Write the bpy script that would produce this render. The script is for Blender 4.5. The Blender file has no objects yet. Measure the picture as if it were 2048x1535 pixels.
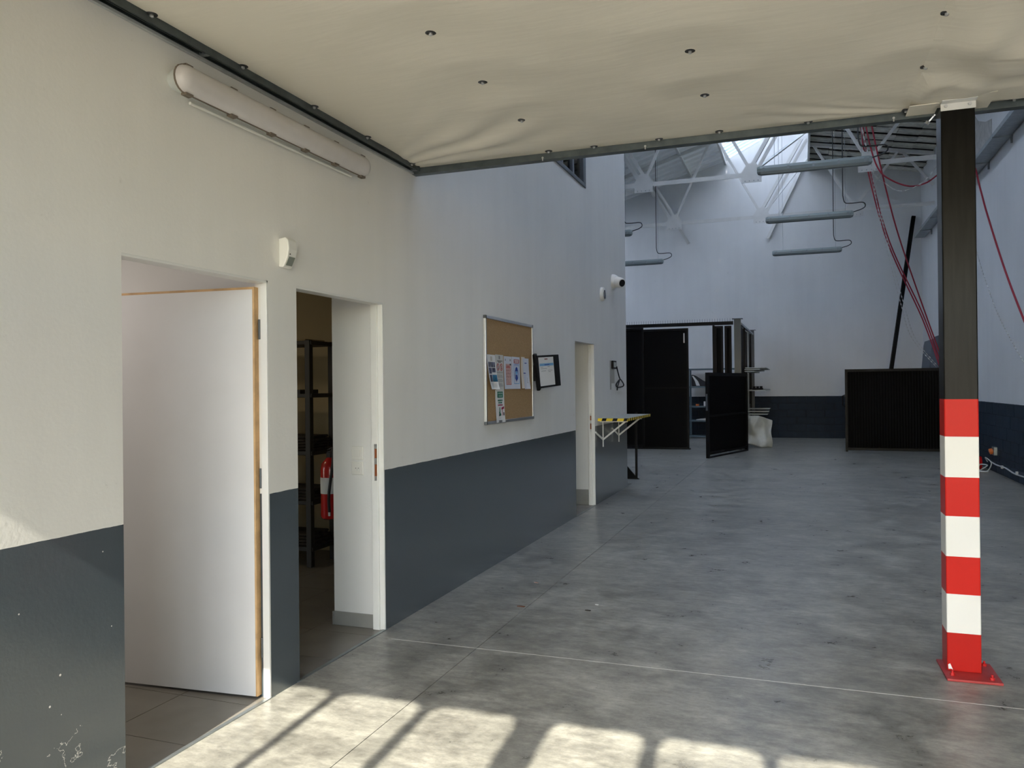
import bpy, math, random
from mathutils import Vector, Matrix, noise
random.seed(4)
SC = bpy.context.scene
COL = SC.collection
R = math.radians

# ------------------------------------------------------------------ camera, sky, sun, exposure
cam_d = bpy.data.cameras.new('camera')
cam = bpy.data.objects.new('camera', cam_d); COL.objects.link(cam)
cam_d.sensor_fit = 'HORIZONTAL'; cam_d.sensor_width = 36.0
cam_d.lens = 1588.5 * 36.0 / 2048.0
cam_d.clip_start = 0.02; cam_d.clip_end = 300
YAW, PITCH, ROLL = R(19.973), R(0.174), R(-0.583)
fw = Vector((-math.sin(YAW) * math.cos(PITCH), math.cos(YAW) * math.cos(PITCH), math.sin(PITCH)))
rt = Vector((math.cos(YAW), math.sin(YAW), 0)); up = rt.cross(fw)
rt2 = rt * math.cos(ROLL) + up * math.sin(ROLL); up2 = -rt * math.sin(ROLL) + up * math.cos(ROLL)
m = Matrix((rt2, up2, -fw)).transposed().to_4x4(); m.translation = Vector((2.513, 0.0, 1.55))
cam.matrix_world = m
SC.camera = cam

SC.view_settings.view_transform = 'Standard'; SC.view_settings.look = 'None'
SC.view_settings.gamma = 1.0; SC.view_settings.use_curve_mapping = False
SC.view_settings.exposure = 1.62
SC.cycles.max_bounces = 10; SC.cycles.diffuse_bounces = 7; SC.cycles.glossy_bounces = 4
SC.cycles.transparent_max_bounces = 12; SC.cycles.sample_clamp_indirect = 8.0
SC.cycles.caustics_reflective = False; SC.cycles.caustics_refractive = False

world = bpy.data.worlds.new('sky'); SC.world = world; world.use_nodes = True
wn = world.node_tree.nodes; wl = world.node_tree.links
sky = wn.new('ShaderNodeTexSky'); sky.sky_type = 'NISHITA'; sky.sun_disc = False
sky.sun_elevation = R(35.8); sky.sun_rotation = R(180); sky.air_density = 1.0; sky.dust_density = 1.2
wl.new(sky.outputs[0], wn['Background'].inputs[0]); wn['Background'].inputs[1].default_value = 0.42

sun_d = bpy.data.lights.new('sun', 'SUN'); sun_d.energy = 6.0; sun_d.color = (1.0, 0.9, 0.76); sun_d.angle = R(0.53)
sun = bpy.data.objects.new('sun', sun_d); COL.objects.link(sun)
sun.rotation_euler = Vector((-0.061, 1.0, -0.72)).to_track_quat('-Z', 'Y').to_euler()

def portal(name, loc, direction, sx, sy):
    d = bpy.data.lights.new(name, 'AREA'); d.shape = 'RECTANGLE'; d.size = sx; d.size_y = sy
    d.cycles.is_portal = True
    o = bpy.data.objects.new(name, d); COL.objects.link(o); o.location = loc
    o.rotation_euler = Vector(direction).to_track_quat('-Z', 'Y').to_euler()
portal('door_daylight', (2.8, -0.72, 1.5), (0, 1, 0), 5.6, 3.0)

def room_lamp(name, loc, size, watts, col):
    d = bpy.data.lights.new(name, 'AREA'); d.shape = 'SQUARE'; d.size = size; d.energy = watts; d.color = col
    o = bpy.data.objects.new(name, d); COL.objects.link(o); o.location = loc; return o
room_lamp('room_one_lamp', (-1.4, 2.4, 2.55), 0.6, 4.5, (1.0, 0.9, 0.82))
room_lamp('store_room_lamp', (-2.9, 4.6, 2.55), 0.4, 1.9, (1.0, 0.8, 0.5))
room_lamp('room_three_lamp', (-1.2, 9.7, 2.55), 0.5, 0.3, (1.0, 0.95, 0.9))

# ------------------------------------------------------------------ geometry helpers
class MB:
    def __init__(s): s.v = []; s.f = []; s.sm = False
    def quad(s, *p):
        n = len(s.v); s.v += [tuple(q) for q in p]; s.f.append(tuple(range(n, n + len(p)))); return s
    def box(s, x0, x1, y0, y1, z0, z1):
        n = len(s.v)
        s.v += [(x0, y0, z0), (x1, y0, z0), (x1, y1, z0), (x0, y1, z0), (x0, y0, z1), (x1, y0, z1), (x1, y1, z1), (x0, y1, z1)]
        for f in ((0, 3, 2, 1), (4, 5, 6, 7), (0, 1, 5, 4), (1, 2, 6, 5), (2, 3, 7, 6), (3, 0, 4, 7)):
            s.f.append(tuple(n + i for i in f))
        return s
    def bar(s, a, b, w, h, ref=(0, 1, 0)):            # rectangular bar from a to b; w along ref side, h across
        a = Vector(a); b = Vector(b); d = (b - a).normalized(); r = Vector(ref)
        sx = (r - d * r.dot(d)).normalized() * w / 2; sy = d.cross(sx).normalized() * h / 2
        n = len(s.v)
        for p in (a, b):
            for q in (-sx - sy, sx - sy, sx + sy, -sx + sy): s.v.append(tuple(p + q))
        for f in ((3, 2, 1, 0), (4, 5, 6, 7), (0, 1, 5, 4), (1, 2, 6, 5), (2, 3, 7, 6), (3, 0, 4, 7)):
            s.f.append(tuple(n + i for i in f))
        return s
    def angle(s, a, b, w, t, ref=(0, 1, 0)):          # steel angle section
        a = Vector(a); b = Vector(b); d = (b - a).normalized(); r = Vector(ref)
        u = (r - d * r.dot(d)).normalized(); v = d.cross(u).normalized()
        s.bar(a + u * 0, b + u * 0, w, t, ref)
        o = u * (w / 2 - t / 2) + v * (w / 2)
        s.bar(a + o, b + o, t, w - t, ref); return s
    def prism(s, pts, axis, a, b):                     # outline pts (2D) extruded along axis from a to b
        n = len(s.v); k = len(pts)
        def mk(p, c): return (c, p[0], p[1]) if axis == 'x' else ((p[0], c, p[1]) if axis == 'y' else (p[0], p[1], c))
        for c in (a, b):
            for p in pts: s.v.append(mk(p, c))
        s.f.append(tuple(range(n + k - 1, n - 1, -1))); s.f.append(tuple(range(n + k, n + 2 * k)))
        for i in range(k): j = (i + 1) % k; s.f.append((n + i, n + j, n + k + j, n + k + i))
        return s
    def rings(s, rings, cap=True, closed=True):
        n = len(s.v); k = len(rings[0])
        for r in rings: s.v += [tuple(p) for p in r]
        for a in range(len(rings) - 1):
            for i in range(k if closed else k - 1):
                j = (i + 1) % k; s.f.append((n + a * k + i, n + a * k + j, n + (a + 1) * k + j, n + (a + 1) * k + i))
        if cap:
            s.f.append(tuple(range(n + k - 1, n - 1, -1))); s.f.append(tuple(range(n + (len(rings) - 1) * k, n + len(rings) * k)))
        return s
    def cyl(s, a, b, r, r2=None, k=16):
        a = Vector(a); b = Vector(b); d = (b - a).normalized(); r2 = r if r2 is None else r2
        u = d.orthogonal().normalized(); v = d.cross(u)
        return s.rings([[p + (u * math.cos(t) + v * math.sin(t)) * q for t in [2 * math.pi * i / k for i in range(k)]] for p, q in ((a, r), (b, r2))])
    def lathe(s, base, axis, prof, k=20):              # prof: (dist along axis, radius)
        a = Vector(base); d = Vector(axis).normalized(); u = d.orthogonal().normalized(); v = d.cross(u)
        return s.rings([[a + d * h + (u * math.cos(t) + v * math.sin(t)) * max(q, 1e-4) for t in [2 * math.pi * i / k for i in range(k)]] for h, q in prof])
    def tube(s, pts, r, k=8):
        pts = [Vector(p) for p in pts]; rg = []; u = None
        for i, p in enumerate(pts):
            d = (pts[min(i + 1, len(pts) - 1)] - pts[max(i - 1, 0)]).normalized()
            u = d.orthogonal().normalized() if u is None else (u - d * u.dot(d)).normalized()
            v = d.cross(u)
            rg.append([p + (u * math.cos(t) + v * math.sin(t)) * r for t in [2 * math.pi * j / k for j in range(k)]])
        return s.rings(rg)

def smoothpts(pts, n=8):
    P = [Vector(p) for p in pts]; out = []
    for i in range(len(P) - 1):
        p0 = P[max(i - 1, 0)]; p1 = P[i]; p2 = P[i + 1]; p3 = P[min(i + 2, len(P) - 1)]
        for j in range(n):
            t = j / n
            out.append(0.5 * ((2 * p1) + (p2 - p0) * t + (2 * p0 - 5 * p1 + 4 * p2 - p3) * t * t + (3 * p1 - p0 - 3 * p2 + p3) * t ** 3))
    out.append(P[-1]); return out

def build(name, mb, mat, parent=None, bevel=0.0, smooth=False, **props):
    off = parent_world(parent) if parent else Vector((0, 0, 0))
    me = bpy.data.meshes.new(name)
    if parent is None and mb.v and not props.get('at_origin'):
        xs = [v[0] for v in mb.v]; ys = [v[1] for v in mb.v]; zs = [v[2] for v in mb.v]
        off = Vector(((min(xs) + max(xs)) / 2, (min(ys) + max(ys)) / 2, min(zs)))
    props.pop('at_origin', None)
    me.from_pydata([(v[0] - off.x, v[1] - off.y, v[2] - off.z) for v in mb.v], [], mb.f)
    for mm in (mat if isinstance(mat, (list, tuple)) else [mat]): me.materials.append(mm)
    me.validate()
    if smooth: 
        for p in me.polygons: p.use_smooth = True
    o = bpy.data.objects.new(name, me); COL.objects.link(o)
    if parent: o.parent = parent
    else: o.location = off
    if bevel:
        b = o.modifiers.new('bevel', 'BEVEL'); b.width = bevel; b.segments = 2; b.limit_method = 'ANGLE'
    if smooth:
        e = o.modifiers.new('split', 'EDGE_SPLIT'); e.split_angle = R(40)
    for k, v in props.items(): o[k] = v
    return o
def parent_world(p):
    l = Vector(p.location)
    while p.parent: p = p.parent; l += p.location
    return l
def thing(name, loc, label, cat, group=None):
    o = bpy.data.objects.new(name, None); o.empty_display_size = 0.1; COL.objects.link(o); o.location = loc
    o['label'] = label; o['category'] = cat
    if group: o['group'] = group
    return o
def setting(name, loc=(0, 0, 0)):
    o = bpy.data.objects.new(name, None); o.empty_display_size = 0.1; COL.objects.link(o); o.location = loc
    o['kind'] = 'structure'; return o
def copy_tree(src, delta, label):
    c = src.copy(); COL.objects.link(c); c.location = Vector(src.location) + Vector(delta); c['label'] = label
    for ch in src.children:
        d = ch.copy(); COL.objects.link(d); d.parent = c
        for g in ch.children: e = g.copy(); COL.objects.link(e); e.parent = d
    return c

# ------------------------------------------------------------------ materials
def mat(name, col, rough=0.5, metal=0.0, spec=0.5, noise_amt=0.0, noise_scale=5.0, bump=0.0, bump_scale=60.0, coat=0.0):
    M = bpy.data.materials.new(name); M.use_nodes = True; nt = M.node_tree; b = nt.nodes['Principled BSDF']
    b.inputs['Base Color'].default_value = (*col, 1); b.inputs['Roughness'].default_value = rough
    b.inputs['Metallic'].default_value = metal; b.inputs['Specular IOR Level'].default_value = spec
    if coat: b.inputs['Coat Weight'].default_value = coat; b.inputs['Coat Roughness'].default_value = 0.12
    tc = nt.nodes.new('ShaderNodeNewGeometry')
    if noise_amt:
        n = nt.nodes.new('ShaderNodeTexNoise'); n.inputs['Scale'].default_value = noise_scale; n.inputs['Detail'].default_value = 6
        nt.links.new(tc.outputs['Position'], n.inputs['Vector'])
        r = nt.nodes.new('ShaderNodeMapRange'); r.inputs[1].default_value = 0.3; r.inputs[2].default_value = 0.7
        r.inputs[3].default_value = 1 - noise_amt; r.inputs[4].default_value = 1 + noise_amt * 0.5
        nt.links.new(n.outputs[0], r.inputs[0])
        v = nt.nodes.new('ShaderNodeVectorMath'); v.operation = 'SCALE'; v.inputs[0].default_value = col
        nt.links.new(r.outputs[0], v.inputs['Scale']); nt.links.new(v.outputs[0], b.inputs['Base Color'])
    if bump:
        n2 = nt.nodes.new('ShaderNodeTexNoise'); n2.inputs['Scale'].default_value = bump_scale; n2.inputs['Detail'].default_value = 4
        nt.links.new(tc.outputs['Position'], n2.inputs['Vector'])
        bp = nt.nodes.new('ShaderNodeBump'); bp.inputs['Strength'].default_value = bump; bp.inputs['Distance'].default_value = 0.01
        nt.links.new(n2.outputs[0], bp.inputs['Height']); nt.links.new(bp.outputs[0], b.inputs['Normal'])
    return M
class NT:
    def __init__(s, M): s.t = M.node_tree; s.b = s.t.nodes['Principled BSDF']
    def n(s, kind, **kw):
        o = s.t.nodes.new('ShaderNode' + kind)
        for k, v in kw.items(): setattr(o, k, v)
        return o
    def l(s, a, b): s.t.links.new(a, b)
    def math(s, op, a, b=None, clamp=False):
        m = s.n('Math', operation=op); m.use_clamp = clamp
        for i, v in enumerate((a, b)):
            if v is None: continue
            if isinstance(v, (int, float)): m.inputs[i].default_value = v
            else: s.l(v, m.inputs[i])
        return m.outputs[0]
    def noise(s, vec, scale, detail=5, rough=0.55):
        n = s.n('TexNoise'); n.inputs['Scale'].default_value = scale; n.inputs['Detail'].default_value = detail; n.inputs['Roughness'].default_value = rough
        s.l(vec, n.inputs['Vector']); return n.outputs[0]
    def rng(s, v, a, b, c, d):
        r = s.n('MapRange'); s.l(v, r.inputs[0])
        for i, q in enumerate((a, b, c, d)): r.inputs[i + 1].default_value = q
        return r.outputs[0]
    def mix(s, f, a, b):
        m = s.n('Mix', data_type='RGBA')
        if isinstance(f, (int, float)): m.inputs[0].default_value = f
        else: s.l(f, m.inputs[0])
        for i, v in ((6, a), (7, b)):
            if isinstance(v, tuple): m.inputs[i].default_value = (*v, 1)
            else: s.l(v, m.inputs[i])
        return m.outputs[2]
    def bump(s, h, strength, dist):
        b = s.n('Bump'); b.inputs['Strength'].default_value = strength; b.inputs['Distance'].default_value = dist
        s.l(h, b.inputs['Height']); s.l(b.outputs[0], s.b.inputs['Normal'])

WHITE = (0.78, 0.77, 0.74); DADO = (0.062, 0.08, 0.094)
def wall_paint(name, white, dado, level, scuffs=False, dr=0.22):
    M = bpy.data.materials.new(name); M.use_nodes = True; t = NT(M)
    g = t.n('NewGeometry'); sp = t.n('SeparateXYZ'); t.l(g.outputs['Position'], sp.inputs[0]); z = sp.outputs[2]
    wob = t.rng(t.noise(g.outputs['Position'], 9, 3), 0, 1, -0.004, 0.004)
    isw = t.math('GREATER_THAN', t.math('ADD', z, wob), level)
    big = t.rng(t.noise(g.outputs['Position'], 0.7, 4), 0.3, 0.7, 0.94, 1.03)
    mp = t.n('Mapping'); mp.inputs['Scale'].default_value = (3, 3, 0.25); t.l(g.outputs['Position'], mp.inputs[0])
    streak = t.rng(t.noise(mp.outputs[0], 1.6, 5), 0.35, 0.75, 1.0, 0.955)
    c = t.mix(isw, dado, white)
    v = t.n('VectorMath', operation='SCALE'); t.l(c, v.inputs[0]); t.l(t.math('MULTIPLY', big, streak), v.inputs['Scale'])
    out = v.outputs[0]
    # small smudges high on the wall and paint chips low down
    sm = t.math('MULTIPLY', t.rng(t.noise(g.outputs['Position'], 7, 6, 0.7), 0.66, 0.76, 0, 0.35), isw)
    out = t.mix(sm, out, (0.33, 0.3, 0.26))
    if scuffs:
        vo = t.n('TexVoronoi'); vo.inputs['Scale'].default_value = 11; t.l(g.outputs['Position'], vo.inputs['Vector'])
        dots = t.math('MULTIPLY', t.math('LESS_THAN', vo.outputs[0], 0.05), t.math('LESS_THAN', sp.outputs[1], 2.6))
        nz = t.noise(g.outputs['Position'], 3.2, 8, 0.62)
        thin = t.math('LESS_THAN', t.math('ABSOLUTE', t.math('SUBTRACT', nz, 0.5)), 0.0028)
        low = t.rng(t.math('ADD', z, t.rng(t.noise(g.outputs['Position'], 4), 0, 1, -0.3, 0.3)), 0.2, 0.45, 1, 0)
        low = t.math('MULTIPLY', low, t.math('LESS_THAN', sp.outputs[1], 2.6))
        sc = t.math('MAXIMUM', dots, t.math('MULTIPLY', thin, t.math('GREATER_THAN', low, 0.55)))
        sc = t.math('MULTIPLY', sc, t.math('SUBTRACT', 1.0, isw))
        out = t.mix(sc, out, (0.6, 0.6, 0.58))
    t.l(out, t.b.inputs['Base Color'])
    t.l(t.rng(isw, 0, 1, dr, 0.5), t.b.inputs['Roughness'])
    if scuffs: t.l(t.rng(isw, 0, 1, 1.0, 0.0), t.b.inputs['Coat Weight']); t.b.inputs['Coat Roughness'].default_value = 0.2
    t.l(t.rng(isw, 0, 1, 0.75, 0.45), t.b.inputs['Specular IOR Level'])
    t.bump(t.noise(g.outputs['Position'], 55, 4), 0.18, 0.004)
    return M
M_WALL = wall_paint('wall_paint', WHITE, DADO, 1.023, True)
M_WALLHI = wall_paint('wall_paint_hall', (0.7, 0.71, 0.71), (0.012, 0.02, 0.034), 1.19, False, 0.8)
M_ROOM = mat('room_paint', (0.7, 0.695, 0.68), 0.6, bump=0.1, bump_scale=70)
M_OCHRE = mat('store_room_paint', (0.56, 0.47, 0.3), 0.6, noise_amt=0.05, noise_scale=3)
M_GREYP = mat('grey_dado_block', (0.015, 0.027, 0.043), 0.6, spec=0.25, noise_amt=0.2, noise_scale=6, bump=0.3, bump_scale=90)
M_DARKJOINT = mat('joint_recess', (0.02, 0.03, 0.045), 0.7)
M_WPAINT = mat('white_gloss_paint', (0.74, 0.74, 0.72), 0.35, noise_amt=0.03, noise_scale=8)
M_LEAF = mat('white_laminate', (0.7, 0.7, 0.71), 0.42, noise_amt=0.03, noise_scale=4)
M_WOOD = mat('raw_pine', (0.58, 0.37, 0.18), 0.6, noise_amt=0.25, noise_scale=14)
M_ZINC = mat('galvanised_steel', (0.3, 0.33, 0.34), 0.38, metal=0.75, noise_amt=0.2, noise_scale=12)
M_ZINCSHADE = mat('galvanised_shade', (0.1, 0.12, 0.125), 0.4, metal=0.6, noise_amt=0.25, noise_scale=14)  # same zinc, with the shade on the ceiling tracks put into its colour
M_STEELW = mat('white_painted_steel', (0.62, 0.62, 0.6), 0.45, noise_amt=0.06, noise_scale=6)
M_BLACK = mat('black_powder_coat', (0.003, 0.0033, 0.004), 0.45, spec=0.18)
M_BLACKM = mat('black_matt_sheet', (0.0015, 0.0017, 0.0022), 0.6, spec=0.1)
M_DKRACK = mat('dark_rack_plastic', (0.014, 0.012, 0.01), 0.5)
M_GREYST = mat('grey_steel', (0.09, 0.1, 0.11), 0.4, metal=0.3, noise_amt=0.1)
M_TEAL = mat('blue_grey_steel', (0.1, 0.15, 0.18), 0.45)
M_SHELFW = mat('pale_shelf_board', (0.45, 0.48, 0.46), 0.5)
M_CORK = mat('cork', (0.37, 0.235, 0.11), 0.85, noise_amt=0.25, noise_scale=120, bump=0.2, bump_scale=200)
M_ALU = mat('aluminium', (0.62, 0.63, 0.64), 0.3, metal=0.8)
M_PAPER = mat('white_paper', (0.72, 0.72, 0.72), 0.7)
M_PAPERG = mat('grey_paper', (0.55, 0.55, 0.53), 0.7)
M_PAPERB = mat('bluish_paper', (0.6, 0.63, 0.72), 0.7)
M_INK = mat('black_ink', (0.02, 0.02, 0.025), 0.6)
M_INKG = mat('grey_ink', (0.25, 0.25, 0.26), 0.6)
M_RED = mat('red_ink', (0.45, 0.03, 0.03), 0.6)
M_PINK = mat('pink_print', (0.6, 0.38, 0.35), 0.6, noise_amt=0.3, noise_scale=60)
M_BLUE = mat('blue_print', (0.02, 0.06, 0.35), 0.6)
M_LBLUE = mat('light_blue_print', (0.16, 0.38, 0.65), 0.6)
M_GREEN = mat('green_print', (0.01, 0.16, 0.1), 0.6)
M_PHOTO = mat('photo_print', (0.09, 0.1, 0.18), 0.5, noise_amt=0.9, noise_scale=25)
M_PHOTO2 = mat('sea_photo_print', (0.02, 0.14, 0.26), 0.5, noise_amt=0.8, noise_scale=18)
M_PLASTW = mat('white_plastic', (0.74, 0.73, 0.69), 0.35)
M_PLASTG = mat('grey_plastic', (0.55, 0.58, 0.56), 0.4)
M_LENS = mat('black_lens', (0.004, 0.004, 0.006), 0.12)
M_YELLOW = mat('yellow_tape', (0.85, 0.62, 0.02), 0.4)
M_EXT = mat('red_enamel', (0.5, 0.015, 0.015), 0.25, coat=0.5)
M_ROPER = mat('red_rope', (0.34, 0.02, 0.04), 0.7)
M_CHAIN = mat('white_chain', (0.6, 0.6, 0.58), 0.4)
M_CABLE = mat('black_cable', (0.02, 0.022, 0.024), 0.5)
M_CORD = mat('white_cord', (0.5, 0.51, 0.5), 0.6)
M_ORANGE = mat('orange_plastic', (0.6, 0.14, 0.02), 0.4)
M_BOXDIFF = mat('opal_diffuser', (0.6, 0.575, 0.565), 0.3, noise_amt=0.04, noise_scale=10)
M_GASKET = mat('brown_gasket', (0.16, 0.13, 0.1), 0.6)
M_BOARD = mat('grey_board', (0.12, 0.14, 0.17), 0.7)
M_TARP = mat('white_woven_sheet', (0.62, 0.63, 0.6), 0.5, noise_amt=0.05, noise_scale=20)
M_TILE = mat('grey_beige_tile', (0.2, 0.185, 0.16), 0.35, noise_amt=0.16, noise_scale=5)
M_SKIRT = mat('grey_skirting_tile', (0.27, 0.265, 0.25), 0.35, noise_amt=0.12, noise_scale=8)
M_GROUT = mat('grout', (0.13, 0.12, 0.105), 0.8)
M_DECK = mat('ribbed_steel_deck', (0.88, 0.89, 0.89), 0.35, metal=0.0, noise_amt=0.05)
M_FIBRE = mat('fibre_cement', (0.27, 0.265, 0.225), 0.8, noise_amt=0.3, noise_scale=6)
M_PATCH = mat('bare_cement', (0.5, 0.49, 0.46), 0.85, noise_amt=0.2, noise_scale=10)
M_OUT = mat('outdoor_concrete', (0.62, 0.58, 0.51), 0.8, noise_amt=0.15, noise_scale=1)
M_DOORF = mat('sectional_door_frame', (0.25, 0.26, 0.27), 0.5)

def glass(name, tint):
    M = bpy.data.materials.new(name); M.use_nodes = True; nt = M.node_tree; nt.nodes.remove(nt.nodes['Principled BSDF'])
    o = nt.nodes['Material Output']; t = nt.nodes.new('ShaderNodeBsdfTransparent'); t.inputs[0].default_value = (*tint, 1)
    gl = nt.nodes.new('ShaderNodeBsdfGlossy'); gl.inputs['Roughness'].default_value = 0.03
    fr = nt.nodes.new('ShaderNodeFresnel'); fr.inputs[0].default_value = 1.5
    mx = nt.nodes.new('ShaderNodeMixShader'); nt.links.new(fr.outputs[0], mx.inputs[0])
    nt.links.new(t.outputs[0], mx.inputs[1]); nt.links.new(gl.outputs[0], mx.inputs[2]); nt.links.new(mx.outputs[0], o.inputs[0])
    return M
M_GLASS = glass('clear_glass', (0.93, 0.95, 0.95))
M_SMOKE = glass('smoked_glass', (0.6, 0.52, 0.42))
def translucent(name, col, k):
    M = bpy.data.materials.new(name); M.use_nodes = True; nt = M.node_tree; nt.nodes.remove(nt.nodes['Principled BSDF'])
    o = nt.nodes['Material Output']; t = nt.nodes.new('ShaderNodeBsdfTranslucent'); t.inputs[0].default_value = (*col, 1)
    d = nt.nodes.new('ShaderNodeBsdfDiffuse'); d.inputs[0].default_value = (*col, 1)
    mx = nt.nodes.new('ShaderNodeMixShader'); mx.inputs[0].default_value = k
    nt.links.new(d.outputs[0], mx.inputs[1]); nt.links.new(t.outputs[0], mx.inputs[2]); nt.links.new(mx.outputs[0], o.inputs[0])
    return M
M_POLY = translucent('translucent_sheet', (0.79, 0.83, 0.88), 0.62)

# fabric
M_FAB = mat('stretched_fabric', (0.82, 0.77, 0.66), 0.55, noise_amt=0.05, noise_scale=1.2)
t = NT(M_FAB); g = t.n('NewGeometry')
mp = t.n('Mapping'); mp.inputs['Scale'].default_value = (1.0, 5.0, 1.0); t.l(g.outputs['Position'], mp.inputs[0])
t.bump(t.noise(mp.outputs[0], 2.6, 3, 0.5), 0.16, 0.02)

# concrete floor
M_FLOOR = bpy.data.materials.new('power_floated_concrete'); M_FLOOR.use_nodes = True; t = NT(M_FLOOR)
g = t.n('NewGeometry'); P = g.outputs['Position']
big = t.noise(P, 0.8, 6, 0.6); mid = t.noise(P, 3.6, 9, 0.74); fine = t.noise(P, 22, 5, 0.6)
mp = t.n('Mapping'); mp.inputs['Scale'].default_value = (1.0, 2.2, 1.0); mp.inputs['Rotation'].default_value = (0, 0, 0.5); t.l(P, mp.inputs[0])
brush = t.noise(mp.outputs[0], 2.3, 7, 0.65)
f = t.math('ADD', t.math('MULTIPLY', big, 0.3), t.math('ADD', t.math('MULTIPLY', mid, 0.5), t.math('MULTIPLY', brush, 0.2)))
cr = t.n('ValToRGB'); t.l(f, cr.inputs[0]); e = cr.color_ramp.elements
e[0].position = 0.40; e[0].color = (0.13, 0.125, 0.11, 1); e[1].position = 0.60; e[1].color = (0.42, 0.41, 0.36, 1)
k = e.new(0.5); k.color = (0.27, 0.262, 0.23, 1)
c = t.mix(t.rng(fine, 0.35, 0.7, 0, 0.25), cr.outputs[0], (0.3, 0.3, 0.27))
# dark tyre smears: thin bands
mp2 = t.n('Mapping'); mp2.inputs['Scale'].default_value = (0.6, 2.4, 1); mp2.inputs['Rotation'].default_value = (0, 0, -0.35); t.l(P, mp2.inputs[0])
sm = t.rng(t.noise(mp2.outputs[0], 1.5, 8, 0.75), 0.58, 0.72, 0, 0.55)
c = t.mix(sm, c, (0.13, 0.127, 0.115))
grit = t.rng(t.noise(mp.outputs[0], 9.0, 10, 0.8), 0.38, 0.66, 0.72, 1.25)
vv = t.n('VectorMath', operation='SCALE'); t.l(c, vv.inputs[0]); t.l(grit, vv.inputs['Scale']); c = vv.outputs[0]
vo = t.n('TexVoronoi'); vo.inputs['Scale'].default_value = 3.2; t.l(P, vo.inputs['Vector'])
c = t.mix(t.math('LESS_THAN', t.math('ADD', vo.outputs[0], t.rng(mid, 0.3, 0.7, 0.004, 0.02)), 0.012), c, (0.07, 0.066, 0.06))
nz = t.noise(P, 1.9, 4, 0.5)
crack = t.math('MULTIPLY', t.math('LESS_THAN', t.math('ABSOLUTE', t.math('SUBTRACT', nz, 0.5)), 0.0012), t.rng(big, 0.45, 0.6, 0, 1))
c = t.mix(t.math('MULTIPLY', crack, 0.25), c, (0.08, 0.075, 0.07))
t.l(c, t.b.inputs['Base Color'])
t.l(t.rng(mid, 0.3, 0.7, 0.24, 0.46), t.b.inputs['Roughness']); t.b.inputs['Specular IOR Level'].default_value = 0.5
t.bump(t.noise(P, 30, 5), 0.06, 0.004)

# striped post paint
BANDS = (1.458, 1.259, 1.043, 0.836, 0.622, 0.422, 0.216)
M_POST = bpy.data.materials.new('banded_post_paint'); M_POST.use_nodes = True; t = NT(M_POST)
g = t.n('NewGeometry'); sp = t.n('SeparateXYZ'); t.l(g.outputs['Position'], sp.inputs[0]); z = sp.outputs[2]
cur = None
mpz = t.n('Mapping'); mpz.inputs['Scale'].default_value = (9, 9, 0.7); t.l(g.outputs['Position'], mpz.inputs[0])
st = t.noise(mpz.outputs[0], 4, 5)
blk = t.mix(t.rng(st, 0.4, 0.7, 0, 1), (0.004, 0.004, 0.0035), (0.009, 0.009, 0.008))
cur = t.mix(0.0, (0.42, 0.018, 0.014), (0, 0, 0))
for i, zb in enumerate(reversed(BANDS)):
    colr = blk if zb == BANDS[0] else ((0.72, 0.71, 0.68) if i % 2 == 0 else (0.5, 0.018, 0.013))
    cur = t.mix(t.math('GREATER_THAN', z, zb), cur, colr)
t.l(cur, t.b.inputs['Base Color']); t.b.inputs['Roughness'].default_value = 0.3; t.b.inputs['Specular IOR Level'].default_value = 0.1
t.bump(t.noise(mpz.outputs[0], 5, 5), 0.25, 0.004)

# ------------------------------------------------------------------ floor and ground
XR, YB, YF, XL = 5.64, 24.07, -0.6, -6.5
floor = setting('floor')
build('slab_bed', MB().box(XL - .2, XR + .2, YF - .1, YB + .2, -0.30, -0.03), M_DARKJOINT, floor)
ys_ = [YF - .1, 4.356, 12.4, 18.2, YB + .2]
J = 0.69; gp = 0.002
for i in range(4):
    y0, y1 = ys_[i] + (0.003 if i == 1 else gp), ys_[i + 1] - (0.003 if i == 0 else gp)
    build('floor_slab', MB().box(0.0 if y1 < 12.5 else XL - .2, J - gp, y0, y1, -0.03, 0.0), M_FLOOR, floor)
    build('floor_slab', MB().box(J + gp, XR + .2, y0, y1, -0.03, 0.0), M_FLOOR, floor)
build('joint_filler', MB().box(0.12, XR, 4.3535, 4.3585, -0.03, 0.0006), mat('joint_mastic', (0.55, 0.54, 0.5), 0.6), floor)
build('under_wall_slab', MB().box(XL, -0.001, 7.0, 12.4, -0.031, -0.002), M_GROUT, floor)
build('room_screed', MB().box(XL, 0.0, YF, 7.0, -0.031, -0.012), M_GROUT, floor)
def tiles(x0s, y0, ny, s=0.45):
    base = None
    for i in range(x0s[1]):
        for j in range(ny):
            xa = x0s[0] - (i + 1) * s; ya = y0 + j * s
            if base is None:
                o = build('floor_tile', MB().box(xa + .002, xa + s - .002, ya + .002, ya + s - .002, -0.012, -0.001), M_TILE, floor); base = (o, xa, ya)
            else:
                o = base[0].copy(); COL.objects.link(o); o.location = (xa - base[1], ya - base[2], 0)
tiles((-0.02, 4), 1.42, 5); tiles((-0.02, 6), 3.92 - 0.45, 7); tiles((-0.02, 3), 8.9, 4)
build('threshold_strip', MB().box(-0.018, 0.004, 2.0, 3.36, -0.01, 0.004), M_ZINC, floor)
build('threshold_strip', MB().box(-0.018, 0.004, 3.55, 4.53, -0.01, 0.004), M_ZINC, floor)
build('threshold_strip', MB().box(-0.018, 0.004, 9.1, 10.07, -0.01, 0.004), M_ZINC, floor)
build('ground', MB().box(-30, 36, -60, YF - .1, -0.2, -0.02), M_OUT, kind='structure')

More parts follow.
